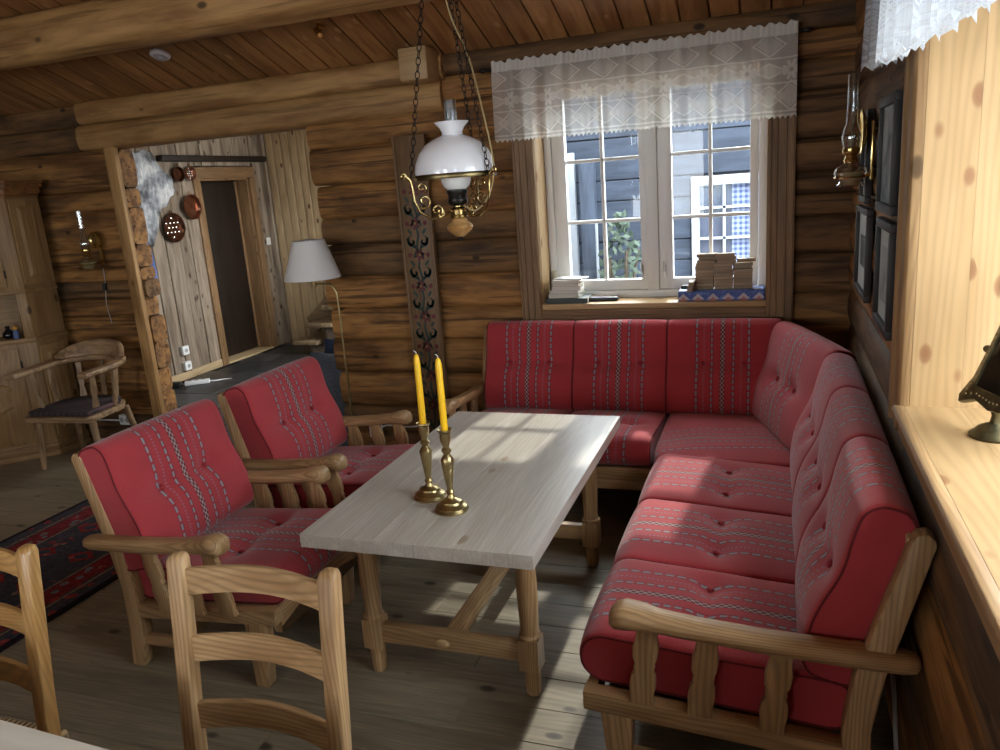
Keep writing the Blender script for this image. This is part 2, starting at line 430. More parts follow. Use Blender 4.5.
# the rest of the room, beyond the frame
mb = MB(); mb.box(XL - .25, XL - .02, YF, D + .1, 0, 4.0)
wall_left = struct(mb.build('wall_left', LOGD('y'), smooth=False), 'log wall behind the corner cupboard', 'wall')
mb = MB(); mb.box(XL - .25, XR + .3, YF - .2, YF, 0, 1.0); mb.box(XL - .25, XR + .3, YF - .2, YF, 2.15, 4.0)
FW0, FW1 = -4.3, -3.2; FV0, FV1 = -1.95, -.95  # two unseen openings, added as fill daylight from behind the camera
mb.box(XL - .25, FW0, YF - .2, YF, 1.0, 2.15); mb.box(FW1, FV0, YF - .2, YF, 1.0, 2.15); mb.box(FV1, XR + .3, YF - .2, YF, 1.0, 2.15)
wall_front = struct(mb.build('wall_front', LOG('x'), smooth=False), 'log wall with two openings added for daylight opposite the small-paned window', 'wall')

# ------------------------------------------------------------------ ceiling
tk = .03
mb = MB()
mb.prism([(D + .25, zc(D + .25) + .06), (RIDGE, zc(RIDGE) + .06), (YF - .2, zc(YF - .2) + .06), (YF - .2, zc(YF) + .25), (RIDGE, zc(RIDGE) + .25), (D + .25, zc(D + .25) + .25)], 'x', XL - .25, XR + .45)
ceiling = struct(mb.build('ceiling', flat('roof_deck', (.05, .03, .02), .9), smooth=False), 'sloping ceiling of brown pine boards', 'ceiling')
CW = .138
Ls = (D + .05 - RIDGE)/math.cos(R(20))
bm_ = MB().box(-CW/2 + .002, CW/2 - .002, 0, Ls, 0, .035).mesh('ceiling_board', CEIL('y'), bevel=.004, seg=1)
i = 0
x = XR + .1
while x > XL - .2:
    link('board', bm_, ceiling, (x, RIDGE, zc(RIDGE)), (R(-20), 0, 0))
    link('board', bm_, ceiling, (x, RIDGE, zc(RIDGE)), (R(-20), 0, R(180)))
    x -= CW
# purlin
def round_beam(name, a0, a1, y, z, r, mat, seed, sq=.8):
    rings = []; n = 40
    for i in range(n+1):
        x = lerp(a0, a1, i/n); ring = []
        for q in range(20):
            a = 2*math.pi*q/20; d = 1 + .05*mnoise.noise((x*1.5, q*.7, seed)) + .03*mnoise.noise((x*5, q*2.0, seed+3))
            ca, sa = math.cos(a), math.sin(a)
            ring.append((x, y + math.copysign(abs(ca)**sq, ca)*r*d, z + math.copysign(abs(sa)**sq, sa)*r*d))
        rings.append(ring)
    return MB().loft(rings).build(name, mat, sharp=60)
trim_1 = struct(round_beam('trim_1', XL - .1, XR + .2, 3.275, 2.492, .118, HEWN('x'), 5), 'thick round pine beam under the ceiling boards', 'beam')
trim_2 = struct(MB().box(-.082, .082, -.09, .09, 0, .165).build('trim_2', PALE('x'), bevel=.012), 'square pale wood block on the wall plate', 'block')
trim_2.location = (-1.795, D - .115, 2.155)

# post on the passage edge
trim_3 = struct(MB().prism([(0, 0), (.085, 0), (.085, .04), (0, .05)], 'z', 0, 2.01).build('trim_3', HEWN('z'), bevel=.006), 'upright pine post on the passage edge', 'post')
trim_3.location = (HOLE_X0 - .055, D - .065, 0)

# ------------------------------------------------------------------ back window
WHITE = flat('white_paint', (.78, .79, .78), .35)
_g = M('window_glass', (1, 1, 1), .02); _tr = _g.n('ShaderNodeBsdfTransparent'); _gl = _g.n('ShaderNodeBsdfGlossy'); _gl.inputs['Roughness'].default_value = .02
_tr.inputs['Color'].default_value = (.93, .96, .97, 1)
_mx = _g.n('ShaderNodeMixShader'); _mx.inputs[0].default_value = .018
_g.t.links.new(_tr.outputs[0], _mx.inputs[1]); _g.t.links.new(_gl.outputs[0], _mx.inputs[2]); _g.t.links.new(_mx.outputs[0], _g.out.inputs[0])
GLASS = _g.mat
YW = D + .15
window_1 = sempty('window_1', 'white casement window with small panes in the log wall', 'window')
mb = MB()
mb.box(WX0, WX0 + .04, YW, YW + .1, WZ0, WZ1); mb.box(WX1 - .04, WX1, YW, YW + .1, WZ0, WZ1)
mb.box(WX0, WX1, YW, YW + .1, WZ0, WZ0 + .04); mb.box(WX0, WX1, YW, YW + .1, WZ1 - .04, WZ1)
xm = bx(-.7125)*1.034
mb.box(xm - .03, xm + .03, YW - .006, YW + .1, WZ0 + .04, WZ1 - .04)
mb.build('frame', WHITE, window_1, bevel=.004)
kz = 4.284/4.97
gz = [CAM_H + (z - CAM_H)*kz for z in (.945, 1.32, 1.70, 2.08)]
for gx0, gx1 in ((-1.28*kz, -.812*kz), (-.615*kz, -.157*kz)):
    s_ = MB(); left = gx0 < xm
    ox0 = WX0 + .042 if left else xm + .032; ox1 = xm - .032 if left else WX1 - .042
    z0, z1 = WZ0 + .043, WZ1 - .043
    s_.box(ox0, gx0, YW + .012, YW + .062, z0, z1); s_.box(gx1, ox1, YW + .012, YW + .062, z0, z1)
    s_.box(gx0, gx1, YW + .012, YW + .062, z0, gz[0]); s_.box(gx0, gx1, YW + .012, YW + .062, gz[3], max(z1, gz[3] + .01))
    sash = s_.build('sash', WHITE, window_1, bevel=.003)
    gxm = (gx0 + gx1)/2
    MB().box(gxm - .009, gxm + .009, YW + .02, YW + .055, gz[0], gz[3]).build('muntin', WHITE, sash, bevel=.003)
    for z in gz[1:3]: MB().box(gx0, gx1, YW + .022, YW + .053, z - .009, z + .009).build('muntin', WHITE, sash, bevel=.003)
    for a, b in ((gx0, gxm), (gxm, gx1)):
        for c, d in zip(gz, gz[1:]): MB().box(a + .004, b - .004, YW + .035, YW + .039, c + .004, d - .004).build('pane', GLASS, sash, smooth=False)
    hx = ox1 - .03 if left else ox0 + .03
    h_ = MB().box(hx - .006, hx + .006, YW, YW + .014, 1.05, 1.11); h_.tube([(hx, YW + .002, 1.08), (hx, YW - .02, 1.08), (hx, YW - .022, 1.13)], .005)
    h_.build('handle', flat('steel', (.35, .34, .32), .35, .9), sash)
mb = MB().box(WX0 - .02, WX0, D - .02, YW + .1, WZ0, WZ1); mb.build('reveal_board', PALE('z'), window_1, bevel=.002)
mb = MB().box(WX1, WX1 + .02, D - .02, YW + .1, WZ0, WZ1); mb.build('reveal_board', PALE('z'), window_1, bevel=.002)
mb = MB().box(WX0 - .02, WX1 + .02, D - .02, YW + .1, WZ1, WZ1 + .02); mb.build('reveal_board', PALE('x'), window_1, bevel=.002)
MB().box(WX0 - .02, WX1 + .02, D - .045, YW + .1, WZ0 - .03, WZ0).build('sill', PALE('x'), window_1, bevel=.004)
def casing(name, ax, a0, a1, b0, b1, y0, y1, mat, parent, inner):
    """moulded board: two stepped fillets; ax = length axis in the wall plane"""
    steps = [(0, 1, 0.0), (.06, .10, .006), (.78, .9, .008)]
    mb = MB()
    if ax == 'x': mb.box(a0, a1, y0, y1, b0, b1)
    else: mb.box(b0, b1, y0, y1, a0, a1)
    w = b1 - b0
    for f0, f1 in ((.05, .13), (.30, .36), (.62, .68), (.84, .95)):
        if inner < 0: f0, f1 = 1 - f1, 1 - f0
        c0, c1 = b0 + w*f0, b0 + w*f1
        if ax == 'x': mb.box(a0 + .004, a1 - .004, y0 - .007, y0 + .002, c0, c1)
        else: mb.box(c0, c1, y0 - .007, y0 + .002, a0 + .004, a1 - .004)
    return mb.build(name, mat, parent, bevel=.002, seg=1)
CX0, CX1, CZ0, CZ1 = bx(-1.55), bx(.09), bz(.69), 2.165
casing('casing_board', 'z', CZ0, CZ1, CX0, WX0 - .002, D - .055, D - .025, TRIM('z'), window_1, 1)
casing('casing_board', 'z', CZ0, CZ1, WX1 + .002, CX1, D - .055, D - .025, TRIM('z'), window_1, -1)
casing('casing_board', 'x', WX0 - .002, WX1 + .002, CZ0, WZ0 - .03, D - .055, D - .025, TRIM('x'), window_1, 1)
casing('casing_board', 'x', WX0 - .002, WX1 + .002, WZ1, CZ1, D - .055, D - .025, TRIM('x'), window_1, -1)
portal('portal_back', ((WX0 + WX1)/2, YW + .2, (WZ0 + WZ1)/2), (0, -1, 0), WX1 - WX0, WZ1 - WZ0)

# ------------------------------------------------------------------ right window
window_2 = sempty('window_2', 'deep pale pine window bay in the right log wall', 'window')
XO = .80
nb = 4; wb = (XO - (XR - .012))/nb
for i in range(nb):
    x0 = XR - .012 + i*wb
    MB().box(x0 + .0001, x0 + wb - .0001, RY1, RY1 + .025, RZ0, RZ1).build('reveal_board', PALE('z'), window_2, bevel=.0004, seg=1)
    MB().box(x0 + .0001, x0 + wb - .0001, RY0 - .025, RY0, RZ0, RZ1).build('reveal_board', PALE('z'), window_2, bevel=.0004, seg=1)
    MB().box(x0 + .0001 - (.012 if i == 0 else 0), x0 + wb - .0001, RY0 - .02, RY1 + .02, RZ0 - .028, RZ0).build('sill_board', PALE('y'), window_2, bevel=.0004, seg=1)
MB().box(XR - .02, XO, RY0, RY1, RZ1, RZ1 + .025).build('reveal_board', PALE('y'), window_2, bevel=.002)
RC = .155
prof = [(0, 0), (0, .022), (.012, .03), (.03, .03), (.034, .024), (.115, .024), (.121, .032), (.143, .032), (RC, .020), (RC, 0)]
# upright (far) casing and the long apron under the sill
MB().prism([(XR - .012 - d, RY1 + w) for w, d in prof], 'z', RZ0 - .07, RZ1 + .15).build('casing_board', TRIM_LIT('z'), window_2, bevel=.0015, seg=1)
ap = [(XR - .021, RZ0 - .002), (XR - .030, RZ0 + .002), (XR - .05, RZ0 + .004), (XR - .056, RZ0 - .006), (XR - .045, RZ0 - .014), (XR - .038, RZ0 - .03), (XR - .036, RZ0 - .075), (XR - .021, RZ0 - .077)]
MB().prism([(z, x) for x, z in ap], 'y', RY0 - .2, RY1 - .0005).build('apron', TRIM_LIT('y'), window_2, bevel=.0015, seg=1)
MB().prism([(XR - .012 - d, RY0 - w) for w, d in prof], 'z', RZ0 - .07, RZ1 + .15).build('casing_board', TRIM_LIT('z'), window_2, bevel=.0015, seg=1)
mb = MB(); x0, x1 = XO - .02, XO + .06
mb.box(x0, x1, RY0, RY0 + .07, RZ0, RZ1); mb.box(x0, x1, RY1 - .07, RY1, RZ0, RZ1); mb.box(x0, x1, RY0, RY1, RZ0, RZ0 + .08); mb.box(x0, x1, RY0, RY1, RZ1 - .07, RZ1)
ym = (RY0 + RY1)/2; mb.box(x0, x1, ym - .06, ym + .06, RZ0, RZ1)
mb.build('frame', WHITE, window_2, bevel=.004)
for a, b in ((RY0 + .06, ym - .05), (ym + .05, RY1 - .06)):
    MB().box(x0 + .04, x0 + .044, a, b, RZ0 + .07, RZ1 - .06).build('pane', GLASS, window_2, smooth=False)
portal('portal_right', (XO + .12, ym, (RZ0 + RZ1)/2), (-1, 0, 0), RY1 - RY0, RZ1 - RZ0)
window_3 = sempty('window_3', 'plain unseen window added for daylight beside the deep pine window', 'window')
mb = MB(); mb.box(XR + .2, XR + .3, NY0, NY0 + .06, RZ0, RZ1); mb.box(XR + .2, XR + .3, NY1 - .06, NY1, RZ0, RZ1); mb.box(XR + .2, XR + .3, NY0, NY1, RZ0, RZ0 + .06); mb.box(XR + .2, XR + .3, NY0, NY1, RZ1 - .06, RZ1); mb.build('frame', WHITE, window_3, bevel=.004)
MB().box(XR + .24, XR + .245, NY0 + .05, NY1 - .05, RZ0 + .05, RZ1 - .05).build('pane', GLASS, window_3, smooth=False)
portal('portal_near', (XR + .4, (NY0 + NY1)/2, (RZ0 + RZ1)/2), (-1, 0, 0), NY1 - NY0, RZ1 - RZ0)
portal('portal_front_b', ((FV0 + FV1)/2, YF - .25, 1.575), (0, 1, 0), FV1 - FV0, 1.15)
portal('portal_front', ((FW0 + FW1)/2, YF - .25, 1.575), (0, 1, 0), FW1 - FW0, 1.15)

# ------------------------------------------------------------------ hall behind the passage
HX = -5.335; HY = 7.45; HC = 2.62
DY0, DY1, DZ = 6.40, 7.17, 1.86
mb = MB(); mb.box(HX - .3, HX - .035, D + .15, DY0 - .03, -.02, HC); mb.box(HX - .3, HX - .035, DY1 + .03, HY + .2, -.02, HC); mb.box(HX - .3, HX - .035, DY0 - .03, DY1 + .03, DZ + .03, HC)
wall_hall_left = struct(mb.build('wall_hall_left', core, smooth=False), 'weathered grey upright board wall of the hall', 'wall')
y = D + .16; i = 0
bw = [.165, .19, .15, .18]
while y < HY:
    w = bw[i % 4]; i += 1
    z0 = 0.0
    if y + w > DY0 - .09 and y < DY0 - .09: w = DY0 - .09 - y
    if y >= DY0 - .095 and y < DY1 + .09:
        if y < DY0: y = DY0 - .09
        z0 = DZ + .12; w = min(w, DY1 + .09 - y)
        if w < .02: y = DY1 + .09; continue
    th = rng.uniform(0, .012)
    MB().box(HX - .035, HX + th, y + .003, y + w - .003, z0, HC - .05).build('board', GREYB('z'), wall_hall_left, bevel=.006, seg=1)
    y += w
mb = MB().box(HX - .3, -2.2, HY + .03, HY + .2, -.02, HC)
wall_hall_back = struct(mb.build('wall_hall_back', core, smooth=False), 'pale upright pine panelling at the end of the hall', 'wall')
x = HX + .075; i = 0
MB().box(HX - .03, HX + .07, HY - .03, HY + .03, 0, HC - .05).build('board', GREYB('z'), wall_hall_back, bevel=.006, seg=1)
while x < -2.3:
    MB().box(x + .002, x + .098, HY, HY + .03, 0, HC - .05).build('board', PANEL('z'), wall_hall_back, bevel=.010, seg=1); x += .1
mb = MB(); mb.box(-2.36, -2.2, D + .2, 4.75, 0, HC); mb.box(-2.36, -2.2, 7.0, HY + .1, 0, HC); mb.box(-2.36, -2.2, 4.75, 7.0, 0, .8); mb.box(-2.36, -2.2, 4.75, 7.0, 2.4, HC)  # unseen opening in this wall, added so daylight reaches the hall
wall_hall_right = struct(mb.build('wall_hall_right', PANEL('z'), smooth=False), 'panelled wall of the hall with an opening added for daylight', 'wall')
ceiling_hall = struct(MB().box(HX - .3, -2.2, D + .15, HY + .2, HC, HC + .1).build('ceiling_hall', PANEL('x'), smooth=False), 'boarded ceiling of the hall', 'ceiling')
portal('portal_hall', (-2.15, 5.875, 1.6), (-1, 0, 0), 2.25, 1.6)
MB().box(HX, HX + .02, D + .2, DY0 - .09, 0, .075).build('skirting', PANEL('y'), wall_hall_left, bevel=.004)
# doorway
door_1 = sempty('door_1', 'open doorway in the grey board wall with a dark room behind', 'doorway')
for a, b in ((DY0 - .095, DY0), (DY1, DY1 + .095)):
    MB().box(HX - .03, HX + .028, a, b, 0, DZ).build('casing_board', TRIM('z'), door_1, bevel=.006)
MB().box(HX - .03, HX + .028, DY0 - .095, DY1 + .095, DZ, DZ + .11).build('casing_board', TRIM('y'), door_1, bevel=.006)
for a, b in ((DY0, DY0 + .022), (DY1 - .022, DY1)):
    MB().box(HX - .30, HX, a, b, 0, DZ).build('jamb', TRIM('z'), door_1, bevel=.003)
MB().box(HX - .30, HX, DY0, DY1, DZ - .022, DZ).build('jamb', TRIM('y'), door_1, bevel=.003)
MB().box(HX - .3, HX + .03, DY0, DY1, 0, .022).build('threshold', PANEL('y'), door_1, bevel=.004)
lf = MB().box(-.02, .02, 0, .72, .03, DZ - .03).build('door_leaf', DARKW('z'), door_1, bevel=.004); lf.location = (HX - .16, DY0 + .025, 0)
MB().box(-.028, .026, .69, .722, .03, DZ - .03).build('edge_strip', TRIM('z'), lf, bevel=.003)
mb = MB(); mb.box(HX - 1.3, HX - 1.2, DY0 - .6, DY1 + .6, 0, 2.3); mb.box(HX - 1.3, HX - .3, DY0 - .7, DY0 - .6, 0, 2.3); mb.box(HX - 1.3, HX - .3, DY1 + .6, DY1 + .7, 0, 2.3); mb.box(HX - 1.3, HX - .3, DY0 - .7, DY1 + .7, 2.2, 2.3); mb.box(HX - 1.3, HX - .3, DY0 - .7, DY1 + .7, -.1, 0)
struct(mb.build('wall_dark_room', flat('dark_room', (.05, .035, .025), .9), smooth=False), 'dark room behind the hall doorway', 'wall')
trim_4 = struct(MB().box(HX, HX + .09, D + 1.75, HY - .02, 2.02, 2.075).build('trim_4', DARKW('y'), bevel=.006), 'dark rail along the hall wall above the doorway', 'rail')

# ------------------------------------------------------------------ upholstery
def fabric():
    m = M('red_wool', (.42, .03, .04), .85, spec=.2)
    uv = m.coord('UV'); u, v, _ = m.sep(uv)
    nz = m.noise(m.vscale(uv, (260, 260, 1)), 1.0, 2)
    big = m.noise(m.coord('Object'), 3.0, 3)
    c = m.mix(1.0, m.ramp(nz, [(.3, (.31, .029, .036)), (.7, (.45, .048, .056))]), m.ramp(big, [(.3, .85), (.7, 1.1)]), 'MULTIPLY')
    au = u.abs()
    def dash(x0, w, per, duty, ph=0.0): return (au - x0).abs().lt(w)*((v/per + ph).fract().lt(duty))
    grey = dash(.125, .0048, .034, .66).max(dash(.052, .0042, .030, .62))
    dk = dash(.1190, .0018, .034, .9).max(dash(.1310, .0018, .034, .9)).max(dash(.0460, .0018, .03, .9)).max(dash(.0580, .0018, .03, .9))
    faint = dash(.089, .0045, .013, .5)
    chain_l = au.lt(.0100)*((v/.022).fract().lt(.5))*(au.gt(.0048))
    chain_c = au.lt(.0048)*((v/.022 + .5).fract().lt(.5))
    blk = au.lt(.0120)
    c = m.mix(dk*.8, c, (.05, .03, .04)); c = m.mix(grey*.9, c, (.25, .24, .265)); c = m.mix(faint*.65, c, (.26, .14, .18))
    c = m.mix(blk*.72, c, (.035, .02, .025)); c = m.mix(chain_l.max(chain_c)*.75, c, (.40, .32, .31))
    m.col(c); m.bump(nz, .35, .002)
    m.p.inputs['Sheen Weight'].default_value = .25
    return m.mat
FAB = fabric()
SEAM = flat('seam_red', (.13, .008, .012), .9)
BTN = flat('button_red', (.28, .018, .025), .8)
def cushion_data(w, L, t, rf, rb, puff, buttons, seed, nx=22, lum=0.0):
    prof = []
    def arc(cx, cz, r, a0, a1, n, top=0):
        for i in range(n+1): a = R(lerp(a0, a1, i/n)); prof.append([cx + r*math.cos(a), cz + r*math.sin(a)])
    arc(rb, rb, rb, 270, 180, 3); arc(rb, t - rb, rb, 180, 90, 4)
    for i in range(1, 20): prof.append([lerp(rb, L - rf, i/20), t])
    arc(L - rf, t - rf, rf, 90, 0, 6); arc(L - rf, rf, rf, 0, -90, 5)
    for i in range(1, 4): prof.append([lerp(L - rf, rb, i/4), 0.0])
    n = len(prof); arcl = [0.0]
    for a, b in zip(prof, prof[1:]): arcl.append(arcl[-1] + math.hypot(b[0]-a[0], b[1]-a[1]))
    vs = []; uvs = []
    xs = [-w/2 + (0, .004, .012)[i] for i in range(3)] + [lerp(-w/2 + .03, w/2 - .03, i/(nx-6)) for i in range(nx-5)] + [w/2 - (.012, .004, 0)[i] for i in range(3)]
    ins = lambda x: .006 if w/2 - abs(x) < .001 else (.002 if w/2 - abs(x) < .005 else 0)
    for x in xs:
        e = ins(x)
        for (y, z), a in zip(prof, arcl):
            yy = y + (e if y < L/2 else -e)*min(1, abs(y - L/2)/(L/2)); zz = z - e*(2*z/t - 1)
            fx = max(0, 1 - abs(2*x/w)**3.0); fy = max(0.0, math.sin(math.pi*min(max(y/L, 0), 1)))**.6
            tp = max(0, (z/t - .35)/.65)
            zz += puff*fx*fy*tp
            if y > L - rf: yy += puff*.5*fx*(1 - abs(z/t - .5)*1.6)
            zz += lum*tp*(math.exp(-((y - .13)/.10)**2) - .55*math.exp(-((y - .30)/.07)**2) - .35*max(0, (y - .36)/.1))
            for bu, bv in buttons:
                d2 = ((x - bu)/.048)**2 + ((y - bv)/.05)**2
                zz -= .020*math.exp(-d2)*tp
                zz -= .007*math.exp(-((y - bv)/.03)**2)*tp*fx*(1 if abs(x) < .2 else .6)
            zz += .0025*mnoise.noise((x*7, y*7, seed))*tp
            vs.append((x, yy, zz)); uvs.append((x, a))
    fs = []; nsl = len(xs)
    for i in range(nsl-1):
        for q in range(n): fs.append((i*n+q, (i+1)*n+q, (i+1)*n+(q+1) % n, i*n+(q+1) % n))
    b = len(vs)
    for q in range(n): vs.append(vs[q]); uvs.append((9, 0))
    for q in range(n): vs.append(vs[(nsl-1)*n+q]); uvs.append((9, 0))
    fs.append(list(range(b, b+n))); fs.append(list(range(b+n, b+2*n))[::-1])
    return vs, fs, uvs, n, nsl
def cushion(name, parent, mx, w, L, t, rf=.055, rb=.035, puff=.018, buttons=(), seed=1, label=None):
    vs, fs, uvs, n, nsl = cushion_data(w, L, t, rf, rb, puff, buttons, seed, lum=.015 if name == 'back_cushion' else 0.0)
    me = bpy.data.meshes.new(name); me.from_pydata([tuple(mx @ Vector(p)) for p in vs], [], fs)
    ul = me.uv_layers.new(name='UVMap')
    for lp in me.loops: ul.data[lp.index].uv = uvs[lp.vertex_index]
    me.polygons.foreach_set('use_smooth', [True]*len(me.polygons)); me.set_sharp_from_angle(angle=R(60)); me.materials.append(FAB)
    o = link(name, me, parent)
    for k in (0, nsl-1):
        ring = [tuple(mx @ Vector(vs[k*n+q])) for q in range(n)]
        MB().tube(ring, .0032, 6, closed=True).build('piping', SEAM, o)
    for bu, bv in buttons:
        best = max((p for p in vs if abs(p[0]-bu) < .02 and abs(p[1]-bv) < .03), key=lambda p: p[2], default=(bu, bv, t))
        MB().sphere((bu, bv, t + puff*.75 - .018), .012, 10, 6, (1, 1, .5), mx).build('button', BTN, o)
    if label: o['label'] = label
    return o

# ------------------------------------------------------------------ settee / armchair woodwork (side view: s forward, z up)
LEAN = R(15.5)
def zr(s): return .272 + .077*s        # top of the side rail
def mrot(ang, x=0, y=0, z=0): return Matrix.Translation((x, y, z)) @ Matrix.Rotation(ang, 4, 'Z')
def slat_poly(h):
    pr_ = [(0, .032), (.10, .029), (.24, .033), (.36, .031), (.44, .023), (.47, .027), (.52, .023), (.58, .030), (.72, .032), (.86, .026), (1, .029)]
    return [(-w, t*h) for t, w in pr_] + [(w, t*h) for t, w in pr_[::-1]]
def side_frame(parent, mx, ax, tip=0.0, rear=0.0, out=0.0, skew=-.10):
    """post, arm, three slats, rail, front leg, stretcher; ax maps the s axis to the parent's axis letter"""
    th = .024
    post = [(-.315, 0), (-.258, 0), (-.232, .14), (-.230, .30), (-.252, .45), (-.352, .790), (-.362, .806), (-.384, .812), (-.398, .80), (-.402, .785), (-.316, .45), (-.292, .30), (-.296, .14)]
    post = [(s_ - rear, z_) for s_, z_ in post]
    mo = mx @ Matrix.Translation((out, 0, 0))
    MB().prism(post, 'x', -th, th, mx).build('back_post', PINE('z'), parent, bevel=.006)
    MB().prism([(.225, 0), (.275, 0), (.300, zr(.3) - .05), (.215, zr(.22) - .05)], 'x', -th, th, mx).build('leg', PINE('z'), parent, bevel=.005)
    MB().prism([(-.24 - rear, zr(-.24) - .055), (.345, zr(.345) - .055), (.345, zr(.345)), (-.24 - rear, zr(-.24))], 'x', -th, th, mx).build('side_rail', PINE(ax), parent, bevel=.006)
    MB().prism([(-.25, .085), (.235, .095), (.235, .135), (-.25, .125)], 'x', -.012, .012, mx).build('stretcher', PINE(ax), parent, bevel=.004)
    for s0 in (.165 + tip*.7, .02 + tip*.4, -.13 - rear*.4):
        b = zr(s0); h = pw([(-.3, .475), (-.1, .484), (.12, .505), (.25, .51)], s0) - b + .01
        sk = Matrix(((1, 0, 0, 0), (0, 1, skew, s0 - skew*.28), (0, 0, 1, b - .004), (0, 0, 0, 1)))
        MB().prism(slat_poly(h), 'x', -.011, .011, mo @ sk).build('arm_slat', PINE('z'), parent, bevel=.003)
    secs = [(-.385, .492, .030, .020), (-.378, .494, .052, .036), (-.355, .495, .066, .044), (-.25, .497, .068, .046), (-.10, .503, .066, .046), (.05, .514, .066, .046), (.14, .524, .070, .048),
            (.19, .532, .082, .056), (.225, .533, .088, .062), (.25, .528, .078, .056), (.263, .524, .052, .036)]
    secs = [(a + tip*max(0, (a + .1)/.36) - rear*max(0, (.1 - a)/.485), b, c, d) for a, b, c, d in secs]
    rings = [[(p[0], s, p[1]) for p in rrect(0, zc_, w, h, min(w, h)*.42)] for s, zc_, w, h in secs]
    MB().loft(rings, True, mo).build('armrest', PINE(ax), parent, sharp=55)
def seat_mx(mx, rear=0.0): 
    b = math.atan(.077); c, s = math.cos(b), math.sin(b)
    return mx @ Matrix(((1, 0, 0, 0), (0, c, -s, -.25 - rear), (0, s, c, zr(-.25 - rear) + .002), (0, 0, 0, 1)))
def back_mx(mx, ang=LEAN, rear=0.0):
    c, s = math.cos(ang), math.sin(ang)
    return mx @ Matrix(((-1, 0, 0, 0), (0, -s, c, -.262 - rear), (0, c, s, .367), (0, 0, 0, 1)))

def make_armchair(label):
    t = thing('armchair', label, 'armchair', (0, 0, 0), 0, 'red armchairs at the coffee table')
    hw = .270
    for sx in (-1, 1): side_frame(t, Matrix.Translation((sx*hw, 0, 0)), 'y', -.055, 0.0, sx*.042, -.19)
    fr = [(-hw + .02, .19)] + [(hw*1.0*(i/8 - 1)*1 if False else lerp(-hw + .02, hw - .02, i/10), .215 + .035*math.sin(math.pi*i/10)) for i in range(11)] + [(hw - .02, .19), (hw - .02, zr(.32)), (-hw + .02, zr(.32))]
    MB().prism([(z, x) for x, z in fr], 'y', .305, .335).build('front_rail', PINE('x'), t, bevel=.004)
    MB().box(-hw, hw, -.285, -.255, .20, .255).build('back_rail', PINE('x'), t, bevel=.004)
    c, s = math.cos(LEAN), math.sin(LEAN)
    for zz in (.70, .52): 
        so = pw([(.3, -.262), (.45, -.28), (.8, -.365)], zz)
        MB().box(-hw, hw, so - .012, so + .012, zz, zz + .06).build('back_rail', PINE('x'), t, bevel=.004)
    MB().box(-hw, hw, -.12, -.09, .10, .13).build('cross_stretcher', PINE('x'), t, bevel=.004)
    cushion('seat_cushion', t, seat_mx(Matrix()), .515, .635, .125, .060, .04, .018, ((-.115, .36), (.115, .36)), 3)
    cushion('back_cushion', t, back_mx(Matrix()), .582, .468, .135, .05, .04, .012, ((-.115, .235), (.115, .235)), 5)
    return t
arm1 = make_armchair('red armchair with its back to the dark oriental rug, beside the ladder-back dining chair')
arm1.location = (-1.88, 2.165, 0); arm1.rotation_euler = (0, 0, R(-90))
arm2 = tree_copy(arm1); arm2.location = (-1.88, 2.925, 0)
arm2.rotation_euler = (0, 0, R(-90))
arm2['label'] = 'red armchair standing in front of the floor lamp and the hall passage'

# corner sofa
sofa = thing('corner_sofa', 'red striped corner sofa with carved pine frame under the windows', 'sofa')
XO_ = -.122; YO_ = 3.66; SR = .05; BR = .03
def Rm(yc): return mrot(R(90), XO_, yc)
def Bm(xc): return mrot(R(180), xc, YO_)
side_frame(sofa, Rm(1.735), 'x', 0.0, SR, -.012)
side_frame(sofa, Bm(-1.545), 'y', 0.0, BR, .012)
seatsR = [1.762, 2.205, 2.68, 3.165]; backsR = [1.762, 2.25, 2.765, 3.285]
for i, (a, b) in enumerate(zip(seatsR, seatsR[1:])):
    cushion('seat_cushion', sofa, seat_mx(Rm((a + b)/2), SR), b - a - .006, .62 + SR, .140, .065, .04, .02, ((-.11, .36), (.11, .36)), 11 + i)
for i, (a, b) in enumerate(zip(backsR, backsR[1:])):
    cushion('back_cushion', sofa, back_mx(Rm((a + b)/2), LEAN, SR), b - a - .006, .480, .135, .055, .04, .014, ((-.11, .24), (.11, .24)), 21 + i)
xsB = [-1.51, -1.015, -.525]
for i, (a, b) in enumerate(zip(xsB, xsB[1:])):
    cushion('seat_cushion', sofa, seat_mx(Bm((a + b)/2), BR), b - a - .006, .62 + BR, .138, .065, .04, .02, ((-.11, .36), (.11, .36)), 31 + i)
    cushion('back_cushion', sofa, back_mx(Bm((a + b)/2), LEAN, BR), b - a - .006, .486, .135, .045, .04, .012, ((-.11, .26), (.11, .26)), 41 + i)
cushion('back_cushion', sofa, back_mx(Bm(-.25), LEAN, BR), .545, .486, .135, .045, .04, .012, ((-.10, .26), (.10, .26)), 51)
A_, B_ = Vector((.045, 3.955)), Vector((.255, 3.30)); dd = (B_ - A_).normalized(); ff = Vector((dd.y, -dd.x))
if ff.x > 0: ff = -ff
mid_ = (A_ + B_)/2; O_ = mid_ + ff*.318
diag = mrot(math.atan2(ff.y, ff.x) - R(90), O_.x, O_.y)
cushion('back_cushion', sofa, back_mx(diag), (B_ - A_).length - .01, .484, .135, .05, .04, .014, ((-.11, .24), (.11, .24)), 52)
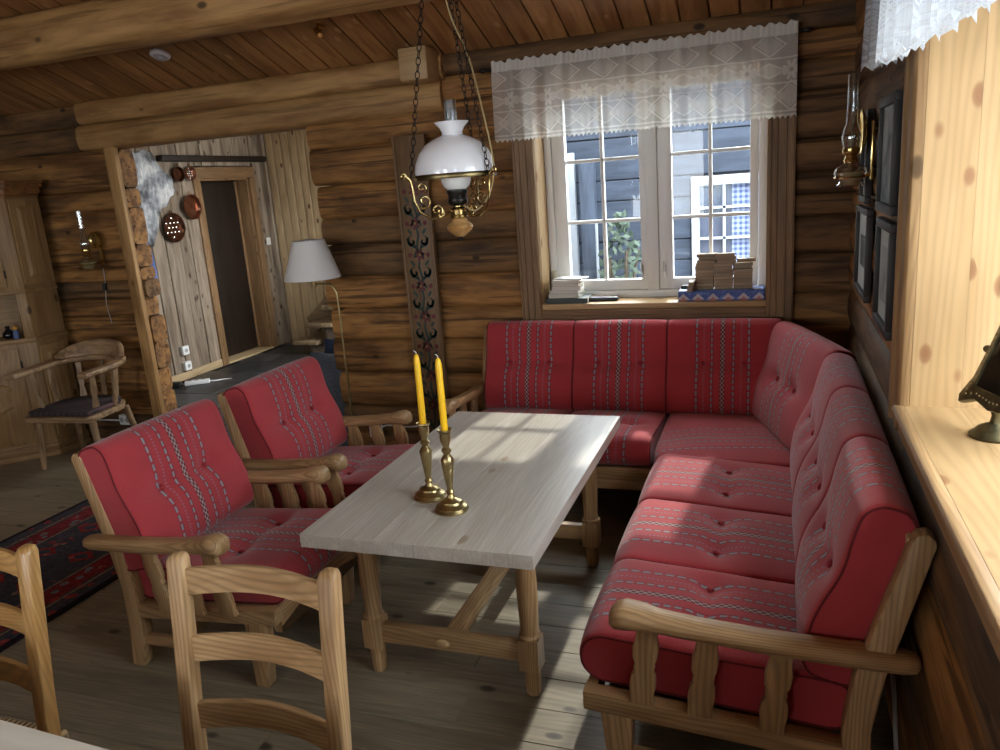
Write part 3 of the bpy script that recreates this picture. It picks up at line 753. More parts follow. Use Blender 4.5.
def poly_cushion(name, parent, poly, z0, z1, r, umap):
    n = len(poly); cx = sum(p[0] for p in poly)/n; cy = sum(p[1] for p in poly)/n
    # refine the outline
    ref = []
    for i in range(n):
        a, b = Vector(poly[i]), Vector(poly[(i+1) % n]); k = max(2, int((b - a).length/.06))
        for q in range(k): ref.append(a.lerp(b, q/k))
    for _ in range(2): ref = [(ref[i-1] + ref[i]*2 + ref[(i+1) % len(ref)])/4 for i in range(len(ref))]
    m = len(ref); vs = []; c = Vector((cx, cy))
    lev = [(r, z0)] + [(r*(1 - math.cos(a)), z0 + r - r*math.sin(math.pi/2 - a)) for a in (.5, 1.1)][:0]
    lev = [(r*.9, z0), (r*.3, z0 + r*.35), (0, z0 + r), (0, z1 - r), (r*.15, z1 - r*.5), (r*.5, z1 - r*.13), (r, z1)]
    for ins, z in lev:
        for p in ref:
            d = c - p; vs.append((*(p + d*(ins/d.length)), z))
    for f, dz in ((.35, .012), (.65, .018), (.9, .012)):
        for p in ref:
            d = c - p; q = p + d*(r/d.length); vs.append((*(q.lerp(c, f)), z1 + dz))
    K = len(lev) + 3; fs = []
    for k in range(K-1):
        for i in range(m): fs.append((k*m+i, k*m+(i+1) % m, (k+1)*m+(i+1) % m, (k+1)*m+i))
    fs.append(list(range(m))[::-1]); fs.append([(K-1)*m+i for i in range(m)])
    me = bpy.data.meshes.new(name); me.from_pydata(vs, [], fs); ul = me.uv_layers.new(name='UVMap')
    for lp in me.loops: ul.data[lp.index].uv = umap(vs[lp.vertex_index])
    me.polygons.foreach_set('use_smooth', [True]*len(me.polygons)); me.materials.append(FAB)
    return link(name, me, parent)
cs = poly_cushion('seat_cushion', sofa, [(-.522, 3.31), (-.475, 3.172), (.15, 3.172), (.15, 3.50), (.02, 3.86), (-.522, 3.94)],   .265, .405, .05, lambda p: ((p[1] - 3.44 - .12*(p[0] + .2))*1.0, p[0]))
MB().sphere((-.16, 3.40, .412), .013, 10, 6, (1, 1, .5)).build('button', BTN, cs)
# rails and legs of the sofa
P_ = lambda n, mb, a: mb.build(n, PINE(a), sofa, bevel=.005)
P_('front_rail', MB().box(-.465, -.435, 1.75, 3.34, .235, .296), 'y')
P_('front_rail', MB().box(-1.53, -.45, 3.315, 3.345, .235, .296), 'x')
P_('front_rail', MB().box(-1.50, -.45, 3.325, 3.355, .185, .233), 'x')
P_('back_rail', MB().box(.275, .30, 1.74, 3.45, .735, .79), 'y')
P_('back_rail', MB().box(.175, .20, 1.74, 3.45, .46, .51), 'y')
P_('back_rail', MB().box(-1.55, .10, 4.045, 4.068, .735, .79), 'x')
P_('back_rail', MB().box(-1.55, .10, 3.95, 3.975, .46, .51), 'x')
for px, py in ((-.43, 3.33), (-.43, 2.55), (-1.0, 3.35), (.16, 2.6), (-.6, 3.93), (.13, 3.85)):
    P_('leg', MB().box(px - .022, px + .022, py - .022, py + .022, 0, .24), 'z')
P_('seat_support', MB().box(-.42, .14, 1.77, 3.3, .235, .25), 'y')
P_('seat_support', MB().box(-1.52, .1, 3.36, 3.93, .235, .25), 'x')

# ------------------------------------------------------------------ coffee table
ct = thing('coffee_table', 'whitewashed pine coffee table with turned legs and stretchers', 'table', (-1.0, 2.497, 0))
TW, TL, TH = .752, 1.296, .60
bws = [.135, .12, .13, .125, .13, .112]; x = -TW/2
for w in bws:
    MB().box(x, x + w - .0006, -TL/2, TL/2, TH - .043, TH).build('board', TABLE('y'), ct, bevel=.0006, seg=1); x += w
for sx in (-1, 1):
    for sy in (-1, 1):
        px, py = sx*.278, sy*.437
        pf = [(.0001, 0), (.019, 0), (.024, .006), (.0265, .05), (.027, .085), (.030, .09), (.030, .10)]
        mb = MB().lathe(pf, 16, (px, py, 0))
        mb.box(px - .033, px + .033, py - .033, py + .033, .098, .205)
        up = [(.030, .203), (.036, .207), (.037, .214), (.030, .220), (.029, .24), (.033, .34), (.0325, .40), (.028, .5), (.025, .558), (.0001, .558)]
        mb.lathe(up, 16, (px, py, 0)); mb.build('leg', PINE('z'), ct, bevel=.0)
for sy in (-1, 1): MB().box(-.25, .25, sy*.437 - .018, sy*.437 + .018, .12, .185).build('stretcher', PINE('x'), ct, bevel=.004)
MB().box(-.028, .028, -.42, .42, .135, .175).build('stretcher', PINE('y'), ct, bevel=.005)
for sy in (-1, 1): MB().box(-.30, .30, sy*.437 - .025, sy*.437 + .025, TH - .065, TH - .043).build('cleat', PINE('x'), ct, bevel=.003)
MB().sphere((-.02, -.459, .15), .02, 12, 8, (1.3, .35, .75)).build('knot', PALE('x'), ct)

BRASS = flat('brass', (.42, .33, .16), .32, 1.0, nscale=14, namp=.25)
WAX = M('yellow_wax', (.85, .50, .01), .38); WAX.p.inputs['Subsurface Weight'].default_value = .25; WAX.p.inputs['Subsurface Radius'].default_value = (.02, .012, .003); WAX = WAX.mat
def candlestick(loc, h, lab):
    t = thing('candlestick', lab, 'candlestick', loc, 0, 'candlesticks on the coffee table')
    MB().lathe([(.0001, 0), (.047, 0), (.0485, .004), (.045, .009), (.043, .012), (.044, .016), (.036, .022), (.031, .028), (.030, .032), (.017, .038), (.010, .044), (.0001, .044)], 32, mx=Matrix.Diagonal((1.15, 1.15, 1, 1))).build('base', BRASS, t)
    k = h/.262
    pf = [(.0001, .04), (.012, .04), (.0085, .05), (.012, .058), (.008, .066), (.0095, .075), (.0165, .14), (.0185, .158), (.012, .170), (.008, .176), (.0135, .184), (.0135, .190), (.008, .197), (.010, .205), (.0135, .214), (.015, .225), (.0145, .240), (.0001, .240)]
    MB().lathe([(r*1.18, z*k) for r, z in pf], 28).build('stem', BRASS, t)
    MB().lathe([(.008, .240*k), (.020, .243*k), (.0235, .249*k), (.023, .252*k), (.016, .248*k), (.012, .247*k), (.0001, .247*k)], 28).build('drip_pan', BRASS, t)
    return t
def candle(loc, h, lab, lean=0.0):
    t = thing('candle', lab, 'candle', loc, 0, 'yellow candles on the coffee table')
    MB().lathe([(.0001, 0), (.0105, 0), (.0112, .01), (.0105, h - .022), (.0075, h - .006), (.003, h), (.0001, h + .001)], 20).build('wax', WAX, t)
    MB().tube([(0, 0, h - .004), (0, 0, h + .006), (-.004, 0, h + .010), (-.009, .001, h + .0105)], .0013, 6).build('wick', flat('wick', (.75, .72, .66), .9), t)
    return t
candlestick((-1.086, 2.19, TH), .272, 'brass candlestick on the coffee table, the one farther from the ladder-back chair')
candlestick((-.972, 2.105, TH), .282, 'brass candlestick on the coffee table, the one nearer the ladder-back chair')
candle((-1.086, 2.19, TH + .258), .233, 'yellow candle in the candlestick farther from the ladder-back chair')
candle((-.972, 2.105, TH + .267), .232, 'yellow candle in the candlestick nearer the ladder-back chair')

# ------------------------------------------------------------------ dining chairs and dining table
RUSH = M('woven_rush', (.30, .20, .09), .8); _o = RUSH.coord('Object'); _x, _y, _z = RUSH.sep(_o)
_w = (_x*420.0 + RUSH.noise(_o, 30, 2)*4.0).sin()*.5 + .5
RUSH.col(RUSH.ramp(_w, [(.1, (.10, .06, .025)), (.7, (.42, .29, .14))])); RUSH.bump(_w, .6, .004); RUSH = RUSH.mat
def ladder_chair(label, loc, rz, matf, arch=.006, bow=.030):
    t = thing('dining_chair', label, 'chair', loc, rz, 'ladder-back chairs at the dining table')
    hw = .172; p = .018
    for sx in (-1, 1):
        pts = [(.0, .0), (.0, .44), (.004, .50), (.06, .945)]
        rings = [[(sx*hw + q[0], yy + q[1], zz) for q in rrect(0, 0, .035, .033, .004, 2)] for yy, zz in [(-.03, 0), (0, .25), (0, .44), (.012, .58), (.035, .78), (.052, .925)]]
        rings.append([(sx*hw + q[0], .0545 + q[1], .936) for q in rrect(0, 0, .030, .028, .007, 2)]); rings.append([(sx*hw + q[0], .055 + q[1], .94) for q in rrect(0, 0, .018, .016, .006, 2)])
        MB().loft(rings).build('back_post', matf('z'), t, sharp=50)
        MB().lathe([(.0001, 0), (.016, 0), (.02, .44), (.0001, .445)], 12, (sx*(hw + .01), -.385, 0)).build('leg', matf('z'), t)
        MB().tube([(sx*(hw + .005), -.385, .22), (sx*hw, -.01, .22)], .009, 8).build('stretcher', matf('y'), t)
    for zt, zb, dd_ in ((.908, .852, .05), (.768, .712, .034), (.628, .568, .018)):
        rings = []; n = 14
        for i in range(n+1):
            f = i/n; x = lerp(-hw, hw, f); a = math.sin(math.pi*f)
            yy = dd_ + bow*a - .002; up = arch*a
            rings.append([(x, yy - .008, zb + up*1.25), (x, yy + .006, zb + up*1.25), (x, yy + .008, zt + up), (x, yy - .006, zt + up)])
        MB().loft(rings).build('ladder_slat', matf('x'), t, bevel=.002, seg=1)
    for yy in (-.385, .0): MB().tube([(-hw, yy, .43), (hw, yy, .43)], .011, 8).build('seat_rail', matf('x'), t)
    for sx in (-1, 1): MB().tube([(sx*hw, -.385, .43), (sx*hw, 0, .43)], .011, 8).build('seat_rail', matf('y'), t)
    MB().box(-hw - .012, hw + .012, -.40, .045, .425, .470).build('rush_seat', RUSH, t, bevel=.014, seg=3)
    MB().tube([(-hw, -.385, .28), (hw, -.385, .28)], .009, 8).build('stretcher', matf('x'), t)
    return t
ladder_chair('matt pale pine ladder-back dining chair with strong grain beside a red armchair', (-.938, 1.045, 0), R(0), PINE)
chair_b = ladder_chair('glossy honey-coloured ladder-back dining chair with rush seat beside the oriental rug', (-1.715, 1.055, 0), R(2), HONEY); chair_b.scale = (1, 1, .965)
WASH = lambda a: wood('washed_top', (.60, .53, .43), (.86, .81, .71), a, .8, .4, .1, .05, None, .6, .1)
dt = thing('dining_table', 'whitewashed plank dining table with ladder-back chairs drawn up to it', 'table', (-1.62, .40, 0), R(-2.5))
for i in range(6):
    y0 = -.43 + i*.1433
    MB().box(-.98, 1.09, y0 + .0008, y0 + .1425, .70, .74).build('board', WASH('x'), dt, bevel=.003, seg=1)
for sx in (-.9, 1.0):
    for sy in (-.36, .36): MB().box(sx - .03, sx + .03, sy - .03, sy + .03, 0, .70).build('leg', PINE('z'), dt, bevel=.005)
for sy in (-.36, .36): MB().box(-.9, 1.0, sy - .012, sy + .012, .61, .70).build('apron', PINE('x'), dt, bevel=.003)
for sx in (-.9, 1.0): MB().box(sx - .012, sx + .012, -.36, .36, .61, .70).build('apron', PINE('y'), dt, bevel=.003)

# ------------------------------------------------------------------ hanging oil lamp
def glass_mat(name, col=(.95, .97, .97), op=.16, rough=.05):
    if name in _mc: return _mc[name]
    m = M(name, col, rough); tr = m.n('ShaderNodeBsdfTransparent'); tr.inputs['Color'].default_value = (*col, 1)
    gl = m.n('ShaderNodeBsdfGlossy'); gl.inputs['Roughness'].default_value = rough
    lw = m.n('ShaderNodeLayerWeight'); lw.inputs['Blend'].default_value = .35
    mx = m.n('ShaderNodeMixShader'); f = S(m, lw.outputs['Facing'])*.75 + op
    m.t.links.new(f.k, mx.inputs[0]); m.t.links.new(tr.outputs[0], mx.inputs[1]); m.t.links.new(gl.outputs[0], mx.inputs[2]); m.t.links.new(mx.outputs[0], m.out.inputs[0])
    _mc[name] = m.mat; return m.mat
CLEAR = glass_mat('clear_glass')
_op = M('opal_glass', (.86, .87, .92), .12); _op.p.inputs['Subsurface Weight'].default_value = .3; _op.p.inputs['Subsurface Radius'].default_value = (.02, .02, .02); _op.p.inputs['Coat Weight'].default_value = .4
OPAL = _op.mat
FROST = flat('frosted_glass', (.72, .72, .70), .5)
DKBRASS = flat('aged_brass', (.20, .155, .075), .35, 1.0, nscale=20, namp=.3)
IRON = flat('dark_iron', (.03, .027, .024), .5, .8)
def chain(mb, p0, p1, lw=.0075, ll=.013, r=.0017):
    p0, p1 = Vector(p0), Vector(p1); d = p1 - p0; n = int(d.length/(2*ll*.80)); t = d.normalized(); a = t.orthogonal().normalized(); b = t.cross(a)
    for i in range(n):
        c = p0 + d*((i + .5)/n); s = a if i % 2 else b
        mb.tube([c + t*math.cos(2*math.pi*q/10)*ll + s*math.sin(2*math.pi*q/10)*lw for q in range(10)], r, 5, closed=True)
def spiral(cx, cz, r0, r1, a0, a1, n=18):
    return [(cx + lerp(r0, r1, i/n)*math.cos(R(lerp(a0, a1, i/n))), cz + lerp(r0, r1, i/n)*math.sin(R(lerp(a0, a1, i/n)))) for i in range(n+1)]
GOLD0 = flat('lamp_brass', (.45, .33, .14), .25, 1.0)
lamp = thing('hanging_oil_lamp', 'brass oil lamp with white opal shade hanging on chains over the coffee table', 'lamp', (-1.025, 2.5, 1.42))
MB().lathe([(.0001, -.002), (.007, 0), (.009, .008), (.005, .016), (.0001, .018)], 12).build('finial', IRON, lamp)
MB().lathe([(.0001, .013), (.010, .014), (.018, .018), (.040, .036), (.0455, .046), (.043, .055), (.028, .066), (.024, .076), (.0001, .078)], 28).build('wooden_drop', HONEY('x'), lamp)
MB().lathe([(.0001, .076), (.024, .076), (.030, .080), (.031, .086), (.026, .090), (.027, .104), (.031, .108), (.024, .112), (.016, .115), (.016, .120), (.0001, .120)], 28).build('gallery', GOLD0, lamp)
MB().lathe([(.0001, .118), (.018, .118), (.030, .123), (.034, .130), (.034, .140), (.031, .143), (.033, .158), (.036, .162), (.036, .170), (.030, .174), (.0001, .174)], 28).build('burner', flat('burner_black', (.035, .032, .028), .35, .8), lamp)
MB().lathe([(.030, .172), (.042, .182), (.050, .200), (.051, .222), (.044, .265), (.030, .315), (.024, .36), (.0225, .36), (.028, .313), (.042, .263), (.049, .222), (.048, .201), (.040, .184), (.028, .173)], 28).build('frosted_globe', FROST, lamp)
MB().lathe([(.0215, .33), (.0205, .42), (.020, .462), (.0185, .462), (.019, .42), (.020, .33)], 24).build('chimney', CLEAR, lamp)
sp = [(.134, .218), (.136, .235), (.132, .262), (.118, .294), (.094, .322), (.062, .340), (.036, .349), (.034, .358), (.041, .372), (.056, .388), (.058, .391), (.055, .390)]
sp2 = [(r - .004, z - .003) for r, z in sp[:-1]][::-1]
MB().lathe(sp + sp2 + [sp[0]], 48).build('shade', OPAL, lamp)
MB().lathe([(.133, .209), (.1385, .209), (.140, .214), (.140, .222), (.1375, .226), (.133, .226), (.133, .209)], 48).build('shade_ring', DKBRASS, lamp)
for k, ang in enumerate((202, 338, 82)):
    mxa = Matrix.Rotation(R(ang), 4, 'Z')
    mb = MB()
    main = [(.028, .098), (.06, .082), (.095, .082), (.128, .105), (.146, .145), (.148, .185), (.153, .212), (.168, .228)] + spiral(.176, .226, .010, .003, 130, -260, 10)
    mb.tube([(x, 0, z) for x, z in main], [.0042]*len(main), 6, mx=mxa)
    for pts in (spiral(.072, .108, .022, .004, 260, -190), spiral(.112, .142, .024, .005, 300, -120), spiral(.118, .186, .019, .004, 250, -160), spiral(.062, .094, .016, .003, 60, 420)):
        mb.tube([(x, 0, z) for x, z in pts], .0034, 6, mx=mxa)
    mb.build('scroll_arm', GOLD0, lamp)
    mb = MB(); e = mxa @ Vector((.150, 0, .22)); chain(mb, e, (0.035*math.cos(R(ang)), .035*math.sin(R(ang)), .93)); mb.build('chain', IRON, lamp)
MB().lathe([(.03, .925), (.04, .93), (.04, .94), (.03, .945), (.0001, .96)], 20).build('crown', DKBRASS, lamp)
mb = MB(); chain(mb, (0, 0, .95), (0, 0, zc(2.5) - 1.42 - .02)); mb.build('chain', IRON, lamp)
MB().lathe([(.0001, 0), (.03, 0), (.034, -.012), (.01, -.03), (.0001, -.03)], 16, (0, 0, zc(2.5) - 1.42 + .01)).build('ceiling_rose', DKBRASS, lamp)
e = Matrix.Rotation(R(20), 4, 'Z')
cordp = [(.03, -.02, .12), (.07, -.03, .10), (.115, -.035, .13), (.142, -.03, .19), (.145, -.025, .27), (.12, -.02, .42), (.085, -.015, .58), (.03, -.01, .72), (.012, -.01, .85), (.02, -.005, .96), (.005, .008, 1.2), (.008, .006, zc(2.5) - 1.42 - .02)]
def smooth(pts, n=6):
    P = [Vector(p) for p in pts]; out = []
    for i in range(len(P)-1):
        p0, p1, p2, p3 = P[max(i-1, 0)], P[i], P[i+1], P[min(i+2, len(P)-1)]
        for k in range(n):
            t = k/n; out.append(.5*((2*p1) + (-p0 + p2)*t + (2*p0 - 5*p1 + 4*p2 - p3)*t*t + (-p0 + 3*p1 - 3*p2 + p3)*t**3))
    return out + [P[-1]]
MB().tube(smooth(cordp), .0028, 6).build('cord', flat('gold_cord', (.42, .32, .15), .6), lamp)

# ------------------------------------------------------------------ oil lamps on the walls
GOLD = flat('polished_brass', (.62, .46, .18), .18, 1.0)
def wall_lamp(label, loc, rz, off=.10, refl=.055):
    """local -y points into the room, the wall is at y = 0"""
    t = thing('wall_oil_lamp', label, 'lamp', loc, rz, 'oil lamps on the log walls')
    MB().lathe([(.0001, 0), (.042, 0), (.046, .006), (.040, .012), (.036, .020), (.050, .032), (.056, .050), (.050, .066), (.030, .078), (.022, .084), (.0001, .084)], 28, (0, -off, 0)).build('oil_font', CLEAR, t)
    MB().lathe([(.0001, .004), (.030, .006), (.042, .035), (.046, .05), (.0001, .052)], 24, (0, -off, 0)).build('oil', flat('lamp_oil', (.30, .24, .12), .15), t)
    MB().lathe([(.0001, .083), (.022, .083), (.025, .092), (.020, .098), (.018, .108), (.026, .114), (.030, .122), (.028, .134), (.0001, .136)], 24, (0, -off, 0)).build('burner', GOLD, t)
    MB().lathe([(.024, .132), (.031, .155), (.033, .172), (.028, .195), (.019, .215), (.0175, .28), (.017, .38), (.0155, .38), (.016, .28), (.0175, .214), (.026, .193), (.0315, .172), (.0295, .156), (.0225, .132)], 24, (0, -off, 0)).build('chimney', CLEAR, t)
    rx = Matrix.Translation((0.0, -.03, .185)) @ Matrix.Rotation(R(90), 4, 'X')
    MB().lathe([(.0001, .0), (refl*.5, .003), (refl*.9, .010), (refl, .016), (refl*.98, .012), (refl*.6, -.001), (.0001, -.004)], 28, (0, 0, 0), rx).build('reflector', GOLD, t)
    MB().box(-.014, .014, -.012, -.001, .02, .22).build('back_plate', GOLD, t, bevel=.003)
    MB().tube([(0, -.006, .045), (0, -off*.5, .03), (0, -off, .012)], .006, 8).build('bracket', GOLD, t)
    MB().tube([(.054*math.cos(2*math.pi*i/24), -off + .054*math.sin(2*math.pi*i/24), .033) for i in range(24)], .0028, 6, closed=True).build('holder_ring', GOLD, t)
    return t
wall_lamp('brass oil lamp with tall glass chimney on the logs above the round-backed chair', (bx(-5.0) + .02, D - .03, bz(1.19)), 0, .13)
wall_lamp('brass oil lamp with tall glass chimney between the framed pictures', (XR - .028, 3.10, 1.500), R(-90), .075, .078)
# lamp flex on the left log wall
mb = MB().tube(smooth([(-4.30, D - .04, 1.24), (-4.31, D - .035, 1.14), (-4.335, D - .035, 1.0), (-4.32, D - .035, .86)]), .003, 6)
t = thing('lamp_flex', 'thin lamp flex with a small switch hanging down the logs', 'cord'); mb.build('flex', flat('flex_grey', (.35, .32, .28), .6), t)
MB().box(-4.325, -4.299, D - .058, D - .036, 1.09, 1.14).build('switch', flat('black_plastic', (.02, .02, .02), .35), t, bevel=.006)

# ------------------------------------------------------------------ floor lamp
fl = thing('floor_lamp', 'brass floor lamp with white cone shade by the log wall', 'lamp', (-2.37, D - .27, 0))
MB().lathe([(.0001, 0), (.125, 0), (.13, .008), (.12, .02), (.03, .03), (.012, .045), (.0001, .045)], 32).build('base', BRASS, fl)
MB().tube(smooth([(0, 0, .04), (0, 0, .6), (0, 0, 1.0), (-.01, 0, 1.08), (-.045, 0, 1.115), (-.10, 0, 1.118), (-.14, 0, 1.118)]), .0065, 10).build('pole', BRASS, fl)
MB().lathe([(.0001, 1.10), (.013, 1.10), (.016, 1.12), (.014, 1.17), (.0001, 1.17)], 16, (-.145, 0, 0)).build('socket', BRASS, fl)
_sh = M('lamp_shade_cloth', (.72, .71, .69), .8); _sh.p.inputs['Subsurface Weight'].default_value = 0
SHADE = _sh.mat
MB().lathe([(.163, 1.150), (.090, 1.368), (.088, 1.368), (.161, 1.150), (.163, 1.150)], 40, (-.145, 0, 0)).build('lamp_shade', SHADE, fl)
mb = MB()
for a in range(3): mb.tube([(-.145, 0, 1.375), (-.145 + .089*math.cos(R(a*120)), .089*math.sin(R(a*120)), 1.365)], .002, 5)
mb.tube([(-.145, 0, 1.16), (-.145, 0, 1.378)], .002, 5); mb.build('shade_carrier', flat('steel', (.35, .34, .32), .35, .9), fl)

# ------------------------------------------------------------------ lace curtains
def lace(name, col, dens):
    m = M(name, col, .85, spec=.1); uv = m.coord('UV'); u, v, _ = m.sep(uv)
    P = .205
    cu = (u/P).fract() - .5; au = cu.abs()*P
    cu2 = (u/P + .5).fract() - .5; au2 = cu2.abs()*P
    def diamond(vc, a, h, w=.006):
        d = a/.075 + (v - vc).abs()/h
        ring = (d - 1.0).abs().lt(w*16); r2 = (d - .72).abs().lt(.05)
        inner = d.lt(.62)*(((a*90.0 + v*90.0).fract().lt(.45)).max((a*90.0 - v*90.0).fract().lt(.45)))
        return ring.max(r2).max(inner*.9)
    def flower(vc, a, cs, rr=.045):
        dx = cs*P; dy = v - vc
        r = (dx*dx + dy*dy).sqrt(); th = m.math('ARCTAN2', dy, dx)
        pet = ((th*4.0).sin().abs()*.55 + .45)*rr
        return r.lt(pet)*(r.gt(.010))
    pat = diamond(.095, au, .062).max(diamond(.315, au2, .05)).max(flower(.205, au, cu)).max(diamond(.205, au2, .03, .01)).max(diamond(.095, au2, .045, .008)*.8)
    lines = ((v - .152).abs().lt(.0035)).max((v - .258).abs().lt(.0035)).max((v - .03).abs().lt(.004)).max(v.lt(.016)).max(v.gt(.362))
    mesh = ((u/.0042).fract().lt(.34)).max((v/.0042).fract().lt(.34))
    cover = (pat.max(lines)*.28 + .46*dens + mesh*.12 + v.gt(.352)*.5).clamp()
    tr = m.n('ShaderNodeBsdfTransparent'); tl = m.n('ShaderNodeBsdfTranslucent'); df = m.n('ShaderNodeBsdfDiffuse')
    tl.inputs['Color'].default_value = (*col, 1); df.inputs['Color'].default_value = (*col, 1)
    a = m.n('ShaderNodeMixShader'); a.inputs[0].default_value = .45; m.t.links.new(df.outputs[0], a.inputs[1]); m.t.links.new(tl.outputs[0], a.inputs[2])
    b = m.n('ShaderNodeMixShader'); m.t.links.new(cover.k, b.inputs[0]); m.t.links.new(tr.outputs[0], b.inputs[1]); m.t.links.new(a.outputs[0], b.inputs[2])
    m.t.links.new(b.outputs[0], m.out.inputs[0]); return m.mat
def curtain(name, label, group, L, h0, h1, mx, mat, seed, amp=.014):
    """local: x along the rod, z up from the hem, y folds"""
    nu = int(L/.008); nv = 26; vs = []; uvs = []
    rg = random.Random(seed); ph = [rg.uniform(0, 6) for _ in range(4)]
    for i in range(nu+1):
        f = i/nu; x = L*f; H = lerp(h0, h1, f)
        for j in range(nv+1):
            g = j/nv; z0 = (.010 if i % 3 == 0 else (-.004 if i % 3 == 1 else .003))*(1 if g == 0 else 0)
            fold = (math.sin(x*46 + ph[0] + 1.6*math.sin(x*7 + ph[1])) + .45*math.sin(x*97 + ph[2]))*amp*1.35*(.55 + .45*(1 - g))
            if g > .88: fold *= .45; fold += .008*math.sin(x*260 + ph[3])
            z = H*g + z0 + (.006*math.sin(x*140 + ph[3]) + .004*math.sin(x*70)) * (g > .95)
            vs.append((x, fold, z)); uvs.append((x*1.06, g*(h0 + h1)/2))
    fs = [(i*(nv+1)+j, (i+1)*(nv+1)+j, (i+1)*(nv+1)+j+1, i*(nv+1)+j+1) for i in range(nu) for j in range(nv)]
    me = bpy.data.meshes.new(name); me.from_pydata([tuple(mx @ Vector(p)) for p in vs], [], fs); ul = me.uv_layers.new(name='UVMap')
    for lp in me.loops: ul.data[lp.index].uv = uvs[lp.vertex_index]
    me.polygons.foreach_set('use_smooth', [True]*len(me.polygons)); me.materials.append(mat)
    return tag(link(name, me), label, 'curtain', group)
LACE = lace('lace', (.90, .88, .82), 1.0)
LX0, LX1 = -1.40, .075
curtain('lace_curtain', 'short cream lace valance hanging over the small-paned window', 'lace valances', LX1 - LX0, .395, .412, Matrix.Translation((LX0, D - .108, 1.812)) @ Matrix.Rotation(R(.35), 4, 'Y'), LACE, 2)
rod = thing('curtain_rod', 'black iron curtain rod above the small-paned window', 'curtain rod')
MB().tube([(LX0 - .05, D - .066, 2.178), (LX1 + .03, D - .066, 2.178)], .007, 8).build('rod', IRON, rod)
for x in (LX0 - .03, LX1 + .012):
    s_ = -1 if x < -.5 else 1
    MB().sphere((x + s_*.03, D - .066, 2.178), .013, 10, 8, (1.8, 1, 1)).build('finial', IRON, rod)
    MB().tube([(x, D - .066, 2.178), (x, D - .005, 2.178)], .005, 6).build('bracket', IRON, rod)
curtain('lace_curtain', 'short white lace valance hanging over the deep pine window', 'lace valances', 2.1, .43, .43, Matrix.Translation((XR - .108, 2.46, 1.826)) @ Matrix.Rotation(R(-90), 4, 'Z') @ Matrix.Rotation(R(2.4), 4, 'Y'), lace('lace_white', (.60, .64, .70), 1.05), 5, .018)
rod2 = thing('curtain_rod', 'iron curtain rod above the deep pine window', 'curtain rod')
MB().tube([(XR - .066, .33, 2.225), (XR - .066, 2.49, 2.225)], .007, 8).build('rod', IRON, rod2)
for y in (.36, 2.44): MB().tube([(XR - .066, y, 2.225), (XR - .01, y, 2.225)], .005, 6).build('bracket', IRON, rod2)

# ------------------------------------------------------------------ pictures on the right wall
def picture(label, y0, y1, z0, z1, fcol, art, fw=.024, matw=.05, x=XR - .022, th=.024):
    t = thing('framed_picture', label, 'picture', (x, (y0 + y1)/2, z0), R(-90), 'framed pictures on the log wall')
    w, h = y1 - y0, z1 - z0
    mb = MB(); mb.box(-w/2, w/2, -th, 0, 0, fw); mb.box(-w/2, w/2, -th, 0, h - fw, h); mb.box(-w/2, -w/2 + fw, -th, 0, fw, h - fw); mb.box(w/2 - fw, w/2, -th, 0, fw, h - fw)
    mb.build('frame', fcol, t, bevel=.003)
    MB().box(-w/2 + fw*.8, w/2 - fw*.8, -.010, -.004, fw*.8, h - fw*.8).build('mount', flat('picture_mount', (.62, .61, .57), .8), t, smooth=False)
    MB().box(-w/2 + fw + matw, w/2 - fw - matw, -.012, -.010, fw + matw, h - fw - matw).build('print', art, t, smooth=False)
    MB().box(-w/2 + fw*.8, w/2 - fw*.8, -.0155, -.014, fw*.8, h - fw*.8).build('glass', GLASS, t, smooth=False)
    return t
def art(name, a, b, sc):
    m = M(name, a, .6); o = m.coord('Object'); nz = m.noise(o, sc, 4, .6, .4)
    m.col(m.ramp(nz, [(.38, a), (.5, tuple((p+q)/2 for p, q in zip(a, b))), (.62, b)])); return m.mat
FRB = flat('black_frame', (.014, .012, .010), .55)
picture('large dark-framed landscape print above another beside the pine window casing', 2.475, 2.84, 1.43, 1.77, FRB, art('misty_print', (.12, .13, .13), (.46, .46, .43), 7), .028, .0)
picture('dark-framed print in a white mount below another beside the pine window casing', 2.45, 2.80, 1.075, 1.41, FRB, art('grey_print', (.30, .30, .28), (.52, .51, .47), 9), .028, .055)
picture('narrow dark-framed picture behind the oil lamp near the room corner', 3.19, 3.42, 1.43, 1.765, FRB, art('corner_print', (.05, .05, .05), (.20, .20, .18), 6), .026, .03)
picture('dark-framed portrait in a white mount near the room corner', 3.08, 3.50, 1.08, 1.415, FRB, art('portrait_print', (.03, .03, .03), (.16, .15, .13), 5), .024, .085)
tag(MB().tube(smooth([(XR - .05, 2.13, .30), (XR - .035, 2.05, .22), (XR - .04, 1.92, .12), (XR - .045, 1.80, .05), (XR - .06, 1.70, .008)]), .006, 8).build('white_cable', flat('cable_white', (.62, .62, .60), .45)), 'white cable running down the log wall behind the sofa', 'cable')

